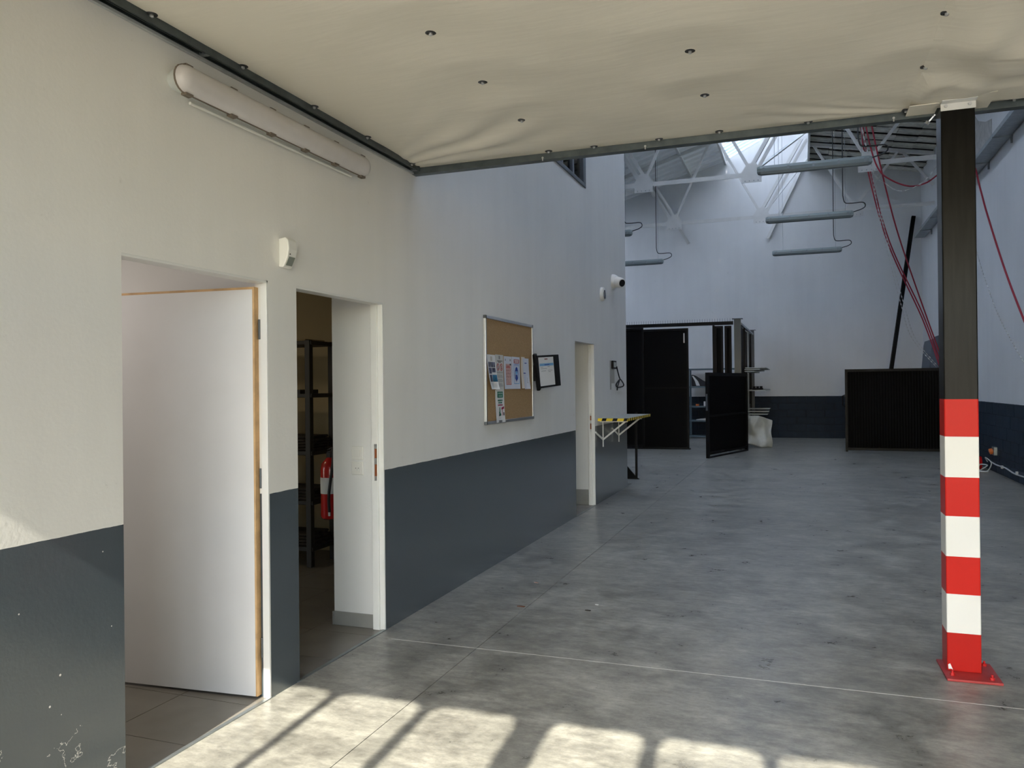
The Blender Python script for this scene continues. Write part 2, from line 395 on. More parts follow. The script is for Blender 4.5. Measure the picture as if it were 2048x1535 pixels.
# ------------------------------------------------------------------ left wall with three door openings and a window
DH = 2.094
DOORS = [(2.418, 3.335), (3.574, 4.508), (9.11, 10.05)]
WIN = (6.6, 9.675, 4.02, 5.3)
wb = MB(); TOPL = 8.3; XW = -0.08
cuts = [YF] + [c for d in DOORS for c in d] + [12.06]
for i in range(0, len(cuts), 2): wb.box(XW, 0, cuts[i], cuts[i + 1], 0, DH)
wb.box(XW, 0, YF, 12.06, DH, WIN[2]); wb.box(XW, 0, YF, WIN[0], WIN[2], WIN[3]); wb.box(XW, 0, WIN[1], 12.06, WIN[2], WIN[3])
wb.box(XW, 0, YF, 12.06, WIN[3], TOPL)
build('wall_left', wb, M_WALL, kind='structure', at_origin=1)
build('wall_recess', MB().box(XL, XW, 11.96, 12.06, 0, 8.0), M_WALLHI, kind='structure')
build('wall_far_left', MB().box(XL - .15, XL, 11.9, YB + .15, 0, 7.2), M_WALLHI, kind='structure')
# rooms behind the left wall
rm = MB()
rm.box(-3.0, XW, 3.42, 3.50, 0, 2.6)                        # partition between the two rooms
rm.box(-3.0, XW, 1.30, 1.38, 0, 2.6); rm.box(-3.1, -3.0, 1.30, 3.50, 0, 2.6)
rm.box(-0.385, XW, 4.512, 4.60, 0, 2.6)                      # return wall with the switches
rm.box(-0.60, XW, 10.055, 10.13, 0, 2.6); rm.box(-2.0, -0.60, 8.8, 8.9, 0, 2.6); rm.box(-2.1, -2.0, 8.8, 11.9, 0, 2.6)
build('wall_rooms', rm, M_ROOM, kind='structure')
ro = MB(); ro.box(-3.6, XW, 6.55, 6.63, 0, 2.6); ro.box(-3.7, -3.6, 3.5, 6.63, 0, 2.6)
build('wall_store_room', ro, M_OCHRE, kind='structure')
build('ceiling_rooms', MB().box(XL, XW, YF, 11.9, 2.6, 2.7), M_ROOM, kind='structure')
sk = setting('baseboard_rooms')
build('skirting_tile', MB().box(-0.384, -0.085, 4.500, 4.512, 0, 0.088), M_SKIRT, sk, bevel=0.002)
build('skirting_tile', MB().box(-0.395, -0.3855, 4.500, 4.60, 0, 0.088), M_SKIRT, sk, bevel=0.002)
build('skirting_tile', MB().box(-0.60, -0.095, 10.043, 10.055, 0, 0.2), M_SKIRT, sk, bevel=0.002)

def door_frame(n, y0, y1, lockside=None):
    d = setting('door_%d' % n, (0, (y0 + y1) / 2, 0))
    for (a, b, c) in ((y0, y0 + 0.012, 'l'), (y1 - 0.012, y1, 'r')):
        build('door_jamb', MB().box(-0.04 if n == 1 and c == 'r' else -0.082, 0.0 if c == 'r' else -0.03, a, b, 0.0, DH), M_WPAINT, d, bevel=0.002)
        s = 0.012 if c == 'l' else -0.012
        if n > 1: build('door_stop', MB().box(-0.082, -0.034, min(a, a + s), max(b, b + s), 0.0, DH), M_WPAINT, d, bevel=0.002)
    build('door_head', MB().box(-0.082, 0.0, y0, y1, DH - 0.012, DH), M_WPAINT, d, bevel=0.002)
    return d
d1 = door_frame(1, *DOORS[0]); d2 = door_frame(2, *DOORS[1]); d3 = door_frame(3, *DOORS[2])
# lock keep on the right jambs of doors 2 and 3
for d, y in ((d2, DOORS[1][1] - 0.012), (d3, DOORS[2][1] - 0.012)):
    k = build('strike_plate', MB().box(-0.060, -0.038, y - 0.0145, y - 0.011, 0.955, 1.19), M_ALU, d, bevel=0.001)
    build('latch_recess', MB().box(-0.057, -0.041, y - 0.0155, y - 0.014, 0.985, 1.06).box(-0.057, -0.041, y - 0.0155, y - 0.014, 1.10, 1.16), mat('rusty_recess', (0.24, 0.07, 0.02), 0.7), k, label='rust brown latch recess')
# leaf of door 1 swung into the room
hp = Vector((-0.056, 3.298, 0)); dirv = Vector((-0.9974, -0.072, 0)); nrm = Vector((-0.072, 0.9974, 0)); L = 0.86; T = 0.036
def leafbox(a0, a1, t0, t1, z0, z1):
    mb = MB(); P = lambda a, q: hp + dirv * a + nrm * q
    pts = [P(a0, t0), P(a1, t0), P(a1, t1), P(a0, t1)]
    return mb.prism([(p.x, p.y) for p in pts], 'z', z0, z1)
leaf = build('door_leaf', leafbox(0.0105, L, 0, T, 0.012, 2.05), M_LEAF, d1)
edge = MB(); P = lambda a, q: hp + dirv * a + nrm * q
build('wood_edge', leafbox(0.0, 0.0103, 0.0, T + 0.0, 0.012, 2.05), M_WOOD, leaf, label='bare pine edge of the door leaf')
build('wood_edge', leafbox(0.0, L, 0.0, T, 2.0502, 2.062), M_WOOD, leaf, label='bare pine top edge of the door leaf')
for z in (0.25, 1.1, 1.85):
    build('hinge', MB().cyl((-0.047, 3.326, z - 0.05), (-0.047, 3.326, z + 0.05), 0.006), M_GREYST, leaf)

# the block window high on the left wall
w1 = setting('window_1', (0, WIN[0], WIN[2]))
y0, y1, z0, z1 = WIN
build('window_frame', MB().box(-0.07, 0.012, y0, y1, z0, z0 + 0.05).box(-0.07, 0.012, y0, y1, z1 - 0.05, z1).box(-0.07, 0.012, y0, y0 + 0.07, z0 + .05, z1 - .05).box(-0.07, 0.012, y1 - 0.12, y1, z0 + .05, z1 - .05), M_GREYST, w1, bevel=0.004)
for y in (7.2, 7.75, 8.22, 8.66, 9.13): build('mullion', MB().box(-0.055, 0.0, y - 0.035, y + 0.035, z0 + .05, z1 - .05), M_GREYST, w1)
pb = [y0 + .07, 7.2, 7.75, 8.22, 8.66, 9.13, y1 - .12]
for a, b in zip(pb, pb[1:]): build('window_pane', MB().box(-0.035, -0.029, a + .03, b - .03, z0 + .05, z1 - .05), M_SMOKE, w1)
build('reflected_roof', MB().box(-0.095, -0.06, y0 + .07, y1 - .12, z0 + .05, z1 - .05), mat('brown_reflection', (0.4, 0.28, 0.19), 0.6, noise_amt=0.5, noise_scale=3), w1)  # no blind: brown sheet painted in for the roof mirrored in the glass

# ------------------------------------------------------------------ hall walls
def roofL(x): return 8.12 + 0.30 * (x - 0.565) if x < 0.565 else 8.12 + 0.49 * (x - 0.565)
def roofR(x): return 7.72 - 0.187 * (x - 2.80)
XE, ZE = 2.80, 7.72
XRG = 3.79; ZRG = roofL(XRG)
pb = [(XL, -0.1), (XR + .15, -0.1), (XR + .15, roofR(XR) + .3), (XE, ZE + 0.3), (XRG, ZRG), (0.565, 8.20), (XL, roofL(XL) + .08)]
build('wall_back', MB().prism(pb, 'y', YB, YB + 0.2), M_WALLHI, kind='structure', at_origin=1)
build('wall_right', MB().box(XR, XR + .2, YF, YB, -0.1, roofR(XR) + 0.06), M_WALLHI, kind='structure', at_origin=1)
wf = MB(); wf.prism([(XL, 3.16), (XR + .2, 3.16), (XR + .2, roofR(XR) + .3), (XE, ZE + .3), (XRG, ZRG), (0.565, 8.14), (XL, roofL(XL))], 'y', YF - .2, YF)
wf.box(XL, 0.0, YF - .2, YF - 0.001, -0.1, 3.16)
build('wall_front', wf, M_WALLHI, kind='structure')
# painted blocks of the dado on back and right walls
blk = setting('trim_1', (0, 0, 0)); wbk = blk
CH, CL = 0.1985, 0.5
def block_rows(wall, axis, a0, a1, fixed, s, rows=6):
    rec = {}
    for r in range(rows):
        z0_ = r * CH; a = a0 - (CL / 2 if r % 2 else 0)
        while a < a1 - 0.02:
            b = min(a + CL, a1); aa = max(a, a0); key = (round(b - aa, 3))
            if b - aa > 0.05:
                if key not in rec:
                    mb = MB(); w = b - aa - 0.010; d = 0.018
                    if axis == 'x': mb.box(0.005, 0.005 + w, -d, 0, 0.004, CH - 0.004)
                    else: mb.box(-d, 0, 0.005, 0.005 + w, 0.004, CH - 0.004)
                    o = build('block', mb, M_GREYP, wall, bevel=0.004)
                    rec[key] = o
                    o.data.transform(Matrix.Translation(wall.location)) if False else None
                    o.location = (0, 0, 0)
                else:
                    o = rec[key].copy(); COL.objects.link(o)
                jit = random.uniform(-0.0015, 0.0015)
                o.location = (aa, fixed + jit, z0_) if axis == 'x' else (fixed + jit, aa, z0_)
            a += CL
block_rows(blk, 'x', -2.6, XR - 0.015, YB, 1)
block_rows(blk, 'y', 12.0, YB - 0.015, XR, 1)
build('cement_patch', MB().prism([(15.6, 5.5), (17.6, 5.5), (17.6, 6.45), (17.1, 6.62), (16.7, 6.35), (16.1, 6.15), (15.6, 6.05)], 'x', XR - 0.004, XR), M_PATCH, blk)

# ------------------------------------------------------------------ roofs
rl = setting('roof')
# ribbed deck: trapezoid ribs running up the slope
def ribbed(name, xa, xb, ya, yb, zf, mat_, pitch, depth, parent, up=1):
    mb = MB(); n = int((yb - ya) / pitch) + 1; prof = []; ya = yb - n * pitch
    for i in range(n):
        y = ya + i * pitch
        prof += [(y, 0), (y + pitch * 0.45, 0), (y + pitch * 0.6, depth), (y + pitch * 0.85, depth)]
    prof.append((ya + n * pitch, 0))
    k = len(prof)
    for x in (xa, xb):
        for y, d in prof: mb.v.append((x, y, zf(x) + d * up))
    for i in range(k - 1): mb.f.append((i, i + 1, k + i + 1, k + i))
    o = build(name, mb, mat_, parent)
    s = o.modifiers.new('thick', 'SOLIDIFY'); s.thickness = 0.004
    return o
xs = [XL, -3.6, -1.6, 0.565]
for a, b in zip(xs[1:], xs[2:]): ribbed('deck_sheet', a, b, YF, YB, roofL, M_DECK, 0.40, 0.075, rl)
ribbed('translucent_sheet', XL, -3.6, YF, YB, roofL, M_POLY, 0.30, 0.05, rl)  # unseen rooflight bay, added to brighten the left recess and back wall
ribbed('translucent_sheet', 0.565, XRG, YF, YB, roofL, M_POLY, 0.30, 0.06, rl)
for x, d in ((-3.6, .2), (-1.6, .24), (-0.5, .07), (0.50, .12), (2.1, .10), (3.70, .12)):
    build('purlin', MB().box(x - 0.03, x + 0.03, YF, YB, roofL(x) - d, roofL(x) - 0.012), M_STEELW, rl)
# fibre cement roof on the right, panels in courses
rr = setting('roof_right')
base = None; pw = 0.475; ph = 0.55; ny = int((YB - 9.0) / ph)
tones = [mat('fibre_cement_%d' % i, c, 0.85, noise_amt=0.3, noise_scale=7) for i, c in enumerate(((0.6, 0.59, 0.5), (0.5, 0.49, 0.42), (0.68, 0.66, 0.58)))]
bases = {}
for j in range(ny):
    for i in range(6):
        k = random.choice((0, 0, 1, 2)); x0_ = XE + i * pw
        if k not in bases:
            mb = MB(); zz = lambda x: -0.187 * x
            mb.v = [(0.004, 0.02, zz(0)), (pw - .004, 0.02, zz(pw)), (pw - .004, ph - .02, zz(pw) + .05), (0.004, ph - .02, zz(0) + .05)]
            mb.v += [(v[0], v[1], v[2] + 0.03) for v in mb.v]
            mb.f = [(3, 2, 1, 0), (4, 5, 6, 7), (0, 1, 5, 4), (1, 2, 6, 5), (2, 3, 7, 6), (3, 0, 4, 7)]
            o = build('roof_panel', mb, tones[k], rr); bases[k] = o
        else: o = bases[k].copy(); COL.objects.link(o)
        o.location = (x0_, YB - (j + 1) * ph, roofR(x0_) + random.uniform(0, 0.02))
yr = YB - ny * ph
zR = lambda x, d: roofR(x) + d
build('roof_sarking', MB().prism([(XE, zR(XE, .10)), (XR + .2, zR(XR + .2, .10)), (XR + .2, zR(XR + .2, .16)), (XE, zR(XE, .16))], 'y', YF, YB), mat('dark_sarking', (0.05, 0.048, 0.042), 0.9), rr)
build('roof_edge_fascia', MB().box(XE - 0.05, XE, YF, YB, ZE - 0.12, ZE + 0.16), M_STEELW, rr)
for j in range(0, 7):
    y = YB - 0.35 - j * 1.65
    build('rafter', MB().prism([(XE, zR(XE, -.07)), (XR, zR(XR, -.07)), (XR, zR(XR, 0.0)), (XE, zR(XE, 0.0))], 'y', y, y + 0.05), M_FIBRE, rr) if j in () else None
# inclined north glazing between the two roofs
sg = setting('skylight')
gx = XRG - XE; gz = ZRG - ZE - 0.16
yy = YF
GP = (YB - YF) / 16
gl0 = None
for i in range(16):
    a = YF + i * GP
    mb = MB(); mb.prism([(XE - .02, ZE + .16), (XE, ZE + .16), (XRG, ZRG), (XRG - .02, ZRG)], 'y', a + .025, a + GP - .025)
    build('glazing_pane', mb, M_GLASS, sg)
    build('glazing_bar', MB().bar((XE - .01, a, ZE + .16), (XRG - .01, a, ZRG), 0.05, 0.06), M_STEELW, sg)
portal('skylight_daylight', ((XE + XRG) / 2 + .15, (YB + YF) / 2, (ZE + ZRG) / 2), (-0.9, 0, 0.42), YB - YF, 2.4)

# trusses
YT = [17.26, 21.7, 12.82]
NX = (-0.65, 1.6, 3.83)
def truss(y, lab):
    tr = thing('roof_truss', (2.5, y, 5.88), lab, 'truss', 'white steel roof trusses')
    build('bottom_chord', MB().box(-3.2, XR - 0.02, y - 0.04, y + 0.04, 5.925, 5.94).box(-3.2, XR - 0.02, y - 0.05, y - 0.04, 5.85, 5.945), M_STEELW, tr)
    T1, T2 = 0.09, 0.06
    for a, b, w in (((-0.65, 5.95), (-1.52, roofL(-1.52) - .05), T1), ((-0.65, 5.95), (0.28, 7.98), T2), ((1.6, 5.95), (0.52, 8.0), T2), ((1.6, 5.95), (2.66, ZE + .1), T1),
                    ((3.83, 5.95), (2.86, roofR(2.86) - .04), T2), ((3.83, 5.95), (4.86, roofR(4.86) - .04), T2), ((4.9, roofR(4.9) - .05), (5.6, 6.35), T2)):
        mb = MB()
        if w == T1: mb.angle((a[0] - .03, y, a[1]), (b[0] - .03, y, b[1]), w, 0.012, (0, 1, 0)); mb.angle((a[0] + .05, y + .03, a[1]), (b[0] + .05, y + .03, b[1]), w * .8, 0.012, (0, -1, 0))
        else: mb.bar((a[0], y, a[1]), (b[0], y, b[1]), 0.04, w)
        build('web_member', mb, M_STEELW, tr)
    build('top_chord', MB().bar((XE, y, roofR(XE) - .06), (XR - .01, y, roofR(XR) - .06), 0.06, 0.08), M_STEELW, tr)
    build('top_chord', MB().bar((-3.5, y, roofL(-3.5) - .06), (0.56, y, 8.06), 0.06, 0.08), M_STEELW, tr)
    for x in NX:
        g_ = build('gusset_plate', MB().prism([(x - .2, 5.73), (x + .2, 5.73), (x + .2, 5.95), (x + .09, 6.13), (x - .09, 6.13), (x - .2, 5.95)], 'y', y - 0.066, y - 0.054), M_STEELW, tr)
        for q in (-.13, -.045, .045, .13): build('bolt_head', MB().cyl((x + q, y - .074, 5.765), (x + q, y - .064, 5.765), 0.011, k=8), M_ZINC, g_)
    return tr
truss(YT[0], 'white steel truss with riveted gusset plates, nearest across the hall')
truss(YT[1], 'white steel truss with plain bottom chord, farthest across the hall')
bt = thing('wall_bracing', (1.0, 23.95, 5.76), 'pair of slanting white steel struts set against the back wall', 'strut')
build('strut', MB().angle((-0.543, 23.98, 5.76), (-1.5, 23.98, roofL(-1.5) - .03), 0.09, 0.012), M_STEELW, bt)
build('strut', MB().angle((1.70, 23.98, 5.72), (2.70, 23.98, 7.78), 0.09, 0.012), M_STEELW, bt)
for (ya, yb_, lab) in ((17.26, 21.7, 'white diagonal brace rising from the nearer truss node'), (21.7, 23.98, 'white diagonal brace rising from the farther truss node to the back wall')):
    o = build('diagonal_brace', MB().bar((1.66, ya + .05, 6.0), (2.74, yb_ - .05, 8.0 if ya < 20 else 7.9), 0.05, 0.05), M_STEELW); o['label'] = lab; o['category'] = 'brace'

# ------------------------------------------------------------------ fabric ceiling over the entrance bay
ceil = setting('ceiling', (0, 0, 0))
bolts = [(x, y) for x in (1.02, 2.05, 3.10) for y in (0.7, 1.3, 1.9, 2.5, 3.12, 3.72, 4.32)]
def hgt(x, y):
    z = 3.092
    dm = min(math.hypot(x - a, y - b) for a, b in bolts)
    z -= 0.020 * min(dm / 0.35, 1)
    z -= 0.010 * math.sin(math.pi * min(max(x / 1.02 % 1, 0), 1))
    # tension folds running in from the left corner of the open edge
    if x < 1.5 and y > 3.2:
        a = math.atan2(y - 4.95, x + 0.25); rr_ = math.hypot(x + .25, y - 4.95)
        fade = min(rr_ / .45, 1) * max(0, 1 - abs(rr_ - 0.95) / 0.85) * max(0, 1 - abs(a + 0.45) / 0.45)
        z -= 0.034 * fade * (0.5 + 0.5 * math.sin(a * 26 + 1.3 * math.sin(rr_ * 4)))
    # short folds along the open edge
    e = max(0, 1 - (4.93 - y) / 0.28)
    z -= 0.006 * e * (0.5 + 0.5 * math.sin(x * 21 + 3 * math.sin(x * 2.3)))
    # folds fanning out to the left of and around the post
    if x > 2.2 and y > 4.0 and x < 3.2:
        a = math.atan2(y - 4.95, 3.2 - x); fade = max(0, 1 - (3.2 - x) / 1.0) * max(0, 1 - abs(a + .3) / .4)
        z -= 0.028 * fade * (0.5 + .5 * math.sin(a * 30))
    if x > 3.08:
        u = x - 3.10; v = y
        z -= 0.020 * max(0, min(u / 0.05, 1)) * 0.4
        f = max(0, 1 - (4.95 - y) / 2.2) * max(0, min((x - 3.08) / 0.15, 1))
        q = (y - 4.32) * 1.0 - (x - 3.1) * 0.95
        z -= 0.055 * f * (0.5 + 0.5 * math.sin(q * 9.0 + 0.9 * math.sin(x * 5 + y * 3)))
        q2 = (x - 3.45) * 5.5 + (y - 4.2) * 2.4
        z -= 0.020 * f * (0.5 + 0.5 * math.sin(q2 * 3.3))
        # collar of loose cloth beside the post head
        dd = math.hypot((x - 3.19) / .12, (y - 4.62) / .25)
        if dd < 1: z -= 0.03 * (1 - dd) ** 0.7
    z += 0.004 * noise.noise(Vector((x * 2.2, y * 3.5, 0)))
    if x > 3.0 and y > 4.2: z = max(z, 3.050 - 0.02 * min(1, (4.935 - y) / .7) * 1.5 + 0.006 * math.sin(x * 17 + y * 9))
    k = max(0.0, min(1.0, (4.935 - y) / 0.10)); k = k * k * (3 - 2 * k)
    return 3.068 * (1 - k) + z * k
mb = MB(); NXc, NYc = 230, 190; X0, X1c, Y0c, Y1c = 0.005, XR, YF, 4.935
for j in range(NYc + 1):
    for i in range(NXc + 1):
        fx = i / NXc; x = X0 + (X1c - X0) * (fx if False else (fx * 0.8 + 0.2 * fx * fx)); y = Y0c + (Y1c - Y0c) * (1 - (1 - j / NYc) ** 1.5)
        mb.v.append((x, y, hgt(x, y)))
for j in range(NYc):
    for i in range(NXc):
        a = j * (NXc + 1) + i; mb.f.append((a, a + NXc + 1, a + NXc + 2, a + 1))
cl = build('fabric_sheet', mb, M_FAB, ceil, smooth=True)
s = cl.modifiers.new('thick', 'SOLIDIFY'); s.thickness = 0.003; s.offset = 1
sw = MB()
pts = [(3.088 + 0.004 * math.sin(y * 3), y) for y in [YF + i * (4.93 - YF) / 40 for i in range(41)]]
for (xa, ya), (xb, yb_) in zip(pts, pts[1:]):
    sw.quad((xa, ya, hgt(xa, ya) - .004), (xb, yb_, hgt(xb, yb_) - .004), (xb + .055, yb_, hgt(xb + .055, yb_) - .002), (xa + .055, ya, hgt(xa + .055, ya) - .002))
o = build('seam_flap', sw, M_FAB, ceil); s = o.modifiers.new('thick', 'SOLIDIFY'); s.thickness = 0.003
# washers with screws
bw = MB().lathe((0, 0, 0), (0, 0, -1), [(0, 0.024), (0.006, 0.024), (0.008, 0.013), (0.006, 0.012)], k=16)
bs = MB().lathe((0, 0, -0.005), (0, 0, -1), [(0, 0.009), (0.010, 0.009), (0.013, 0.004)], k=10)
first = None
edge_b = [(x, 4.90) for x in (0.05, 1.0, 1.3, 1.71, 2.07, 2.57, 3.08, 3.6, 4.1)] + [(0.066, y) for y in (1.9, 2.517, 3.076, 3.657, 4.216, 4.8)]
for (x, y) in bolts + edge_b:
    z = hgt(x, y) + 0.0005
    if first is None:
        o = build('washer', bw, mat('washer_rubber', (.03, .03, .032), .4), ceil); p_ = build('screw', bs, M_ALU, o); first = (o, p_)
    else:
        o = first[0].copy(); COL.objects.link(o); q = first[1].copy(); COL.objects.link(q); q.parent = o
    o.location = (x, y, z)
# galvanised tracks: along the wall and along the open edge
tk = build('wall_track', MB().box(0.001, 0.008, YF, 4.925, 3.028, 3.075).box(0.008, 0.064, YF, 4.925, 3.062, 3.07).box(0.024, 0.028, YF, 4.925, 3.044, 3.062).box(0.042, 0.046, YF, 4.925, 3.040, 3.062).box(0.058, 0.064, YF, 4.925, 3.034, 3.062), M_ZINCSHADE, ceil)
build('track_lip', MB().box(0.001, 0.018, YF, 4.925, 3.022, 3.034), mat('zinc_lit', (.42, .44, .44), .45, metal=.15, noise_amt=.15, noise_scale=15), tk)  # zinc of the track lightened in colour so the lip looks lit
for y in (2.86, 4.90): build('track_joint', MB().box(0.010, 0.058, y - .012, y + .012, 3.036, 3.06), M_ZINC, tk, bevel=.002)
et = build('edge_track', MB().box(0.0, XR, 4.935, 4.985, 3.022, 3.030).box(0.0, XR, 4.93, 4.937, 3.022, 3.062).box(0.0, XR, 4.983, 4.99, 3.022, 3.085), M_ZINCSHADE, ceil)
for x in (0.95, 1.62, 3.02): build('edge_screw', MB().cyl((x, 4.925, 3.035), (x, 4.931, 3.035), 0.007, k=8).cyl((x, 4.927, 3.015), (x, 4.927, 3.03), 0.004, k=8), M_ALU, et)

# ------------------------------------------------------------------ the banded post
PX0, PX1, PY0, PY1 = 3.232, 3.394, 4.775, 4.935
post = thing('steel_post', (3.313, 4.855, 0), 'square black steel post with red and white warning bands on a bolted red base', 'post')
build('shaft', MB().box(PX0, PX1, PY0, PY1, 0.012, 3.02), M_POST, post, bevel=0.006)
bp = build('base_plate', MB().prism([(3.211, 4.64), (3.468, 4.65), (3.466, 4.955), (3.205, 4.955)], 'z', 0.001, 0.013), mat('red_floor_paint', (0.36, 0.03, 0.028), 0.4, noise_amt=0.12, noise_scale=18), post, bevel=0.002, label='red bolted base plate')
for (x, y) in ((3.245, 4.70), (3.425, 4.69), (3.43, 4.91)):
    build('anchor_bolt', MB().cyl((x, y, 0.013), (x, y, 0.026), 0.012, k=6).cyl((x, y, 0.026), (x, y, 0.04), 0.006, k=10), M_EXT, bp, bevel=0.001)
build('bare_chip', MB().prism([(3.238, .022), (3.252, .024), (3.259, .005 + .014), (3.246, .052), (3.236, .045)], 'y', PY0 - 0.0008, PY0), M_PAPER, post)
hd = build('head_bracket', MB().box(PX0 - .001, PX1 + .003, PY0 - .007, PY0 - .001, 2.995, 3.035).box(PX0 - .001, PX1 + .003, PY0 - .06, PY0 - .001, 3.031, 3.036), M_WPAINT, post, bevel=0.001, label='white angle bracket at the post head')
for x in (3.255, 3.368): build('bracket_bolt', MB().cyl((x, PY0 - .016, 3.018), (x, PY0 - .007, 3.018), 0.009, k=6), M_ALU, hd)
build('flange_plate', MB().box(3.08, 3.225, 4.76, 4.93, 3.036, 3.04), M_FAB, post)
build('flange_plate', MB().box(3.398, 3.48, 4.68, 4.93, 3.036, 3.04), M_FAB, post)
build('turnbuckle', MB().bar((3.228, 4.93, 3.03), (3.198, 4.95, 2.998), 0.007, 0.007).cyl((3.185, 4.95, 2.985), (3.195, 4.95, 3.0), 0.012, k=8), M_ALU, post)
# ------------------------------------------------------------------ sectional door with windows, behind the camera
dr = setting('door_4', (2.8, YF, 0))
cols = [(0.10, 0.51), (0.56, 1.02), (1.08, 1.515), (1.68, 2.105), (2.175, 2.60), (2.66, 3.085), (3.25, 3.68), (3.75, 4.18), (4.25, 4.67), (4.84, 5.20), (5.27, 5.60)]
rows = [(0.10, 0.86), (0.95, 1.88), (2.0, 2.995)]  # lowest row is added, to let more sun bounce off the floor
YD = YF - 0.06
fr = MB(); xsd = [0.0] + [c for p in cols for c in p] + [XR]
for i in range(0, len(xsd), 2): fr.box(xsd[i], xsd[i + 1], YD, YD + .045, 0.0, 3.16)
for (a, b) in cols:
    for (c, d) in ((0.0, rows[0][0]), (rows[0][1], rows[1][0]), (rows[1][1], rows[2][0]), (rows[2][1], 3.16)): fr.box(a, b, YD, YD + .045, c, d)
    for (c, d) in rows:                                   # rounded window corners
        r = 0.065
        for (cx, sx) in ((a, 1), (b, -1)):
            for (cz, sz) in ((c, 1), (d, -1)):
                pts = [(cx, cz)] + [(cx + sx * (r - r * math.cos(q)), cz + sz * (r - r * math.sin(q))) for q in (0, math.pi / 8, math.pi / 4, 3 * math.pi / 8, math.pi / 2)]
                if sx * sz < 0: pts.reverse()
                fr.prism(pts, 'y', YD + .001, YD + .044)
build('door_panel', fr, M_DOORF, dr)
g0 = None
for (a, b) in cols:
    for (c, d) in rows: build('window_pane', MB().box(a - .01, b + .01, YD + .018, YD + .024, c - .01, d + .01), M_GLASS, dr)

# ------------------------------------------------------------------ wall light over the doors
def stadium(y0, y1, z0, z1, k=10):
    r = (z1 - z0) / 2; zc = (z0 + z1) / 2; out = []
    for i in range(k + 1): a = -math.pi / 2 + math.pi * i / k; out.append((y1 - r + r * math.cos(a), zc + r * math.sin(a)))
    for i in range(k + 1): a = math.pi / 2 + math.pi * i / k; out.append((y0 + r + r * math.cos(a), zc + r * math.sin(a)))
    return out
wl_ = thing('wall_light', (0, 3.4, 2.82), 'long waterproof tube light with opal cover clipped to the white wall', 'light')
ly0, ly1, lz0, lz1 = 2.645, 4.215, 2.812, 2.932
def stad_rings(specs, mb):
    rs = []
    for x, ins in specs: rs.append([(x, p[0], p[1]) for p in stadium(ly0 + ins, ly1 - ins, lz0 + ins, lz1 - ins)])
    return mb.rings(rs)
build('housing', stad_rings([(0.0, 0.022), (0.045, 0.006), (0.058, 0.0)], MB()), M_PLASTG, wl_, smooth=True)
build('gasket', stad_rings([(0.0575, -0.003), (0.064, -0.003)], MB()), M_GASKET, wl_)
build('opal_cover', stad_rings([(0.0635, 0.001), (0.085, 0.006), (0.100, 0.020), (0.108, 0.040), (0.110, 0.056)], MB()), M_BOXDIFF, wl_, smooth=True)
for i in range(6):
    y = 2.72 + i * 0.287
    build('clip', MB().box(0.045, 0.075, y - .022, y + .022, lz0 - .008, lz0 + .003), M_GASKET, wl_, bevel=.002)
    build('clip', MB().box(0.045, 0.075, y - .022, y + .022, lz1 - .002, lz1 + .006), M_GASKET, wl_, bevel=.002)
build('conduit', MB().tube([(0.02, 2.78, 2.80), (0.02, 4.1, 2.805)], 0.007), M_PLASTW, wl_)

# motion detector
md = thing('motion_detector', (0, 3.46, 2.17), 'white plastic motion detector on the wall above and between the two near doors', 'detector')
prof = [(0, 2.175), (0.022, 2.172), (0.030, 2.178), (0.054, 2.225), (0.062, 2.265), (0.058, 2.310), (0.040, 2.328), (0.0, 2.322)]
build('body', MB().rings([[(p[0], y, p[1]) for p in prof] for y in (3.425, 3.50)]), M_PLASTW, md, bevel=0.006)
build('lens_window', MB().prism([(0.0315, 2.186), (0.0355, 2.184), (0.0565, 2.227), (0.0525, 2.229)], 'y', 3.437, 3.488), mat('grey_lens', (0.22, 0.24, 0.21), 0.4), md, label='grey sensor window')
build('status_hole', MB().cyl((0.056, 3.442, 2.24), (0.0605, 3.442, 2.24), 0.003), M_INK, md)

# switch and socket on the return wall
def plate(name, z0, label, kind):
    y = 4.512; t_ = thing(name, (-0.198, y, z0), label, 'socket' if kind else 'switch')
    x0, x1 = -0.242, -0.154
    build('cover_plate', MB().box(x0, x1, y - 0.009, y, z0, z0 + 0.088), M_PLASTW, t_, bevel=0.005)
    if not kind:
        build('rocker', MB().prism([(y - .010, z0 + .021), (y - .009, z0 + .067), (y - .015, z0 + .067), (y - .012, z0 + .021)], 'x', x0 + .021, x1 - .021), M_PLASTW, t_, bevel=0.0015)
    else:
        s_ = build('socket_face', MB().box(x0 + .02, x1 - .02, y - 0.0115, y - .0085, z0 + .02, z0 + .068), M_PLASTW, t_, bevel=0.002)
        for dx, dz in ((-.0095, .0), (.0095, .0)): build('pin_hole', MB().cyl((-0.198 + dx, y - .0125, z0 + .045 + dz), (-0.198 + dx, y - .011, z0 + .045 + dz), 0.0028), M_INK, s_)
        build('earth_pin', MB().cyl((-0.198, y - .016, z0 + .034), (-0.198, y - .011, z0 + .034), 0.0024), M_ALU, s_)
plate('light_switch', 1.083, 'white light switch above the socket inside the second doorway', 0)
plate('wall_socket', 0.985, 'white wall socket below the switch inside the second doorway', 1)

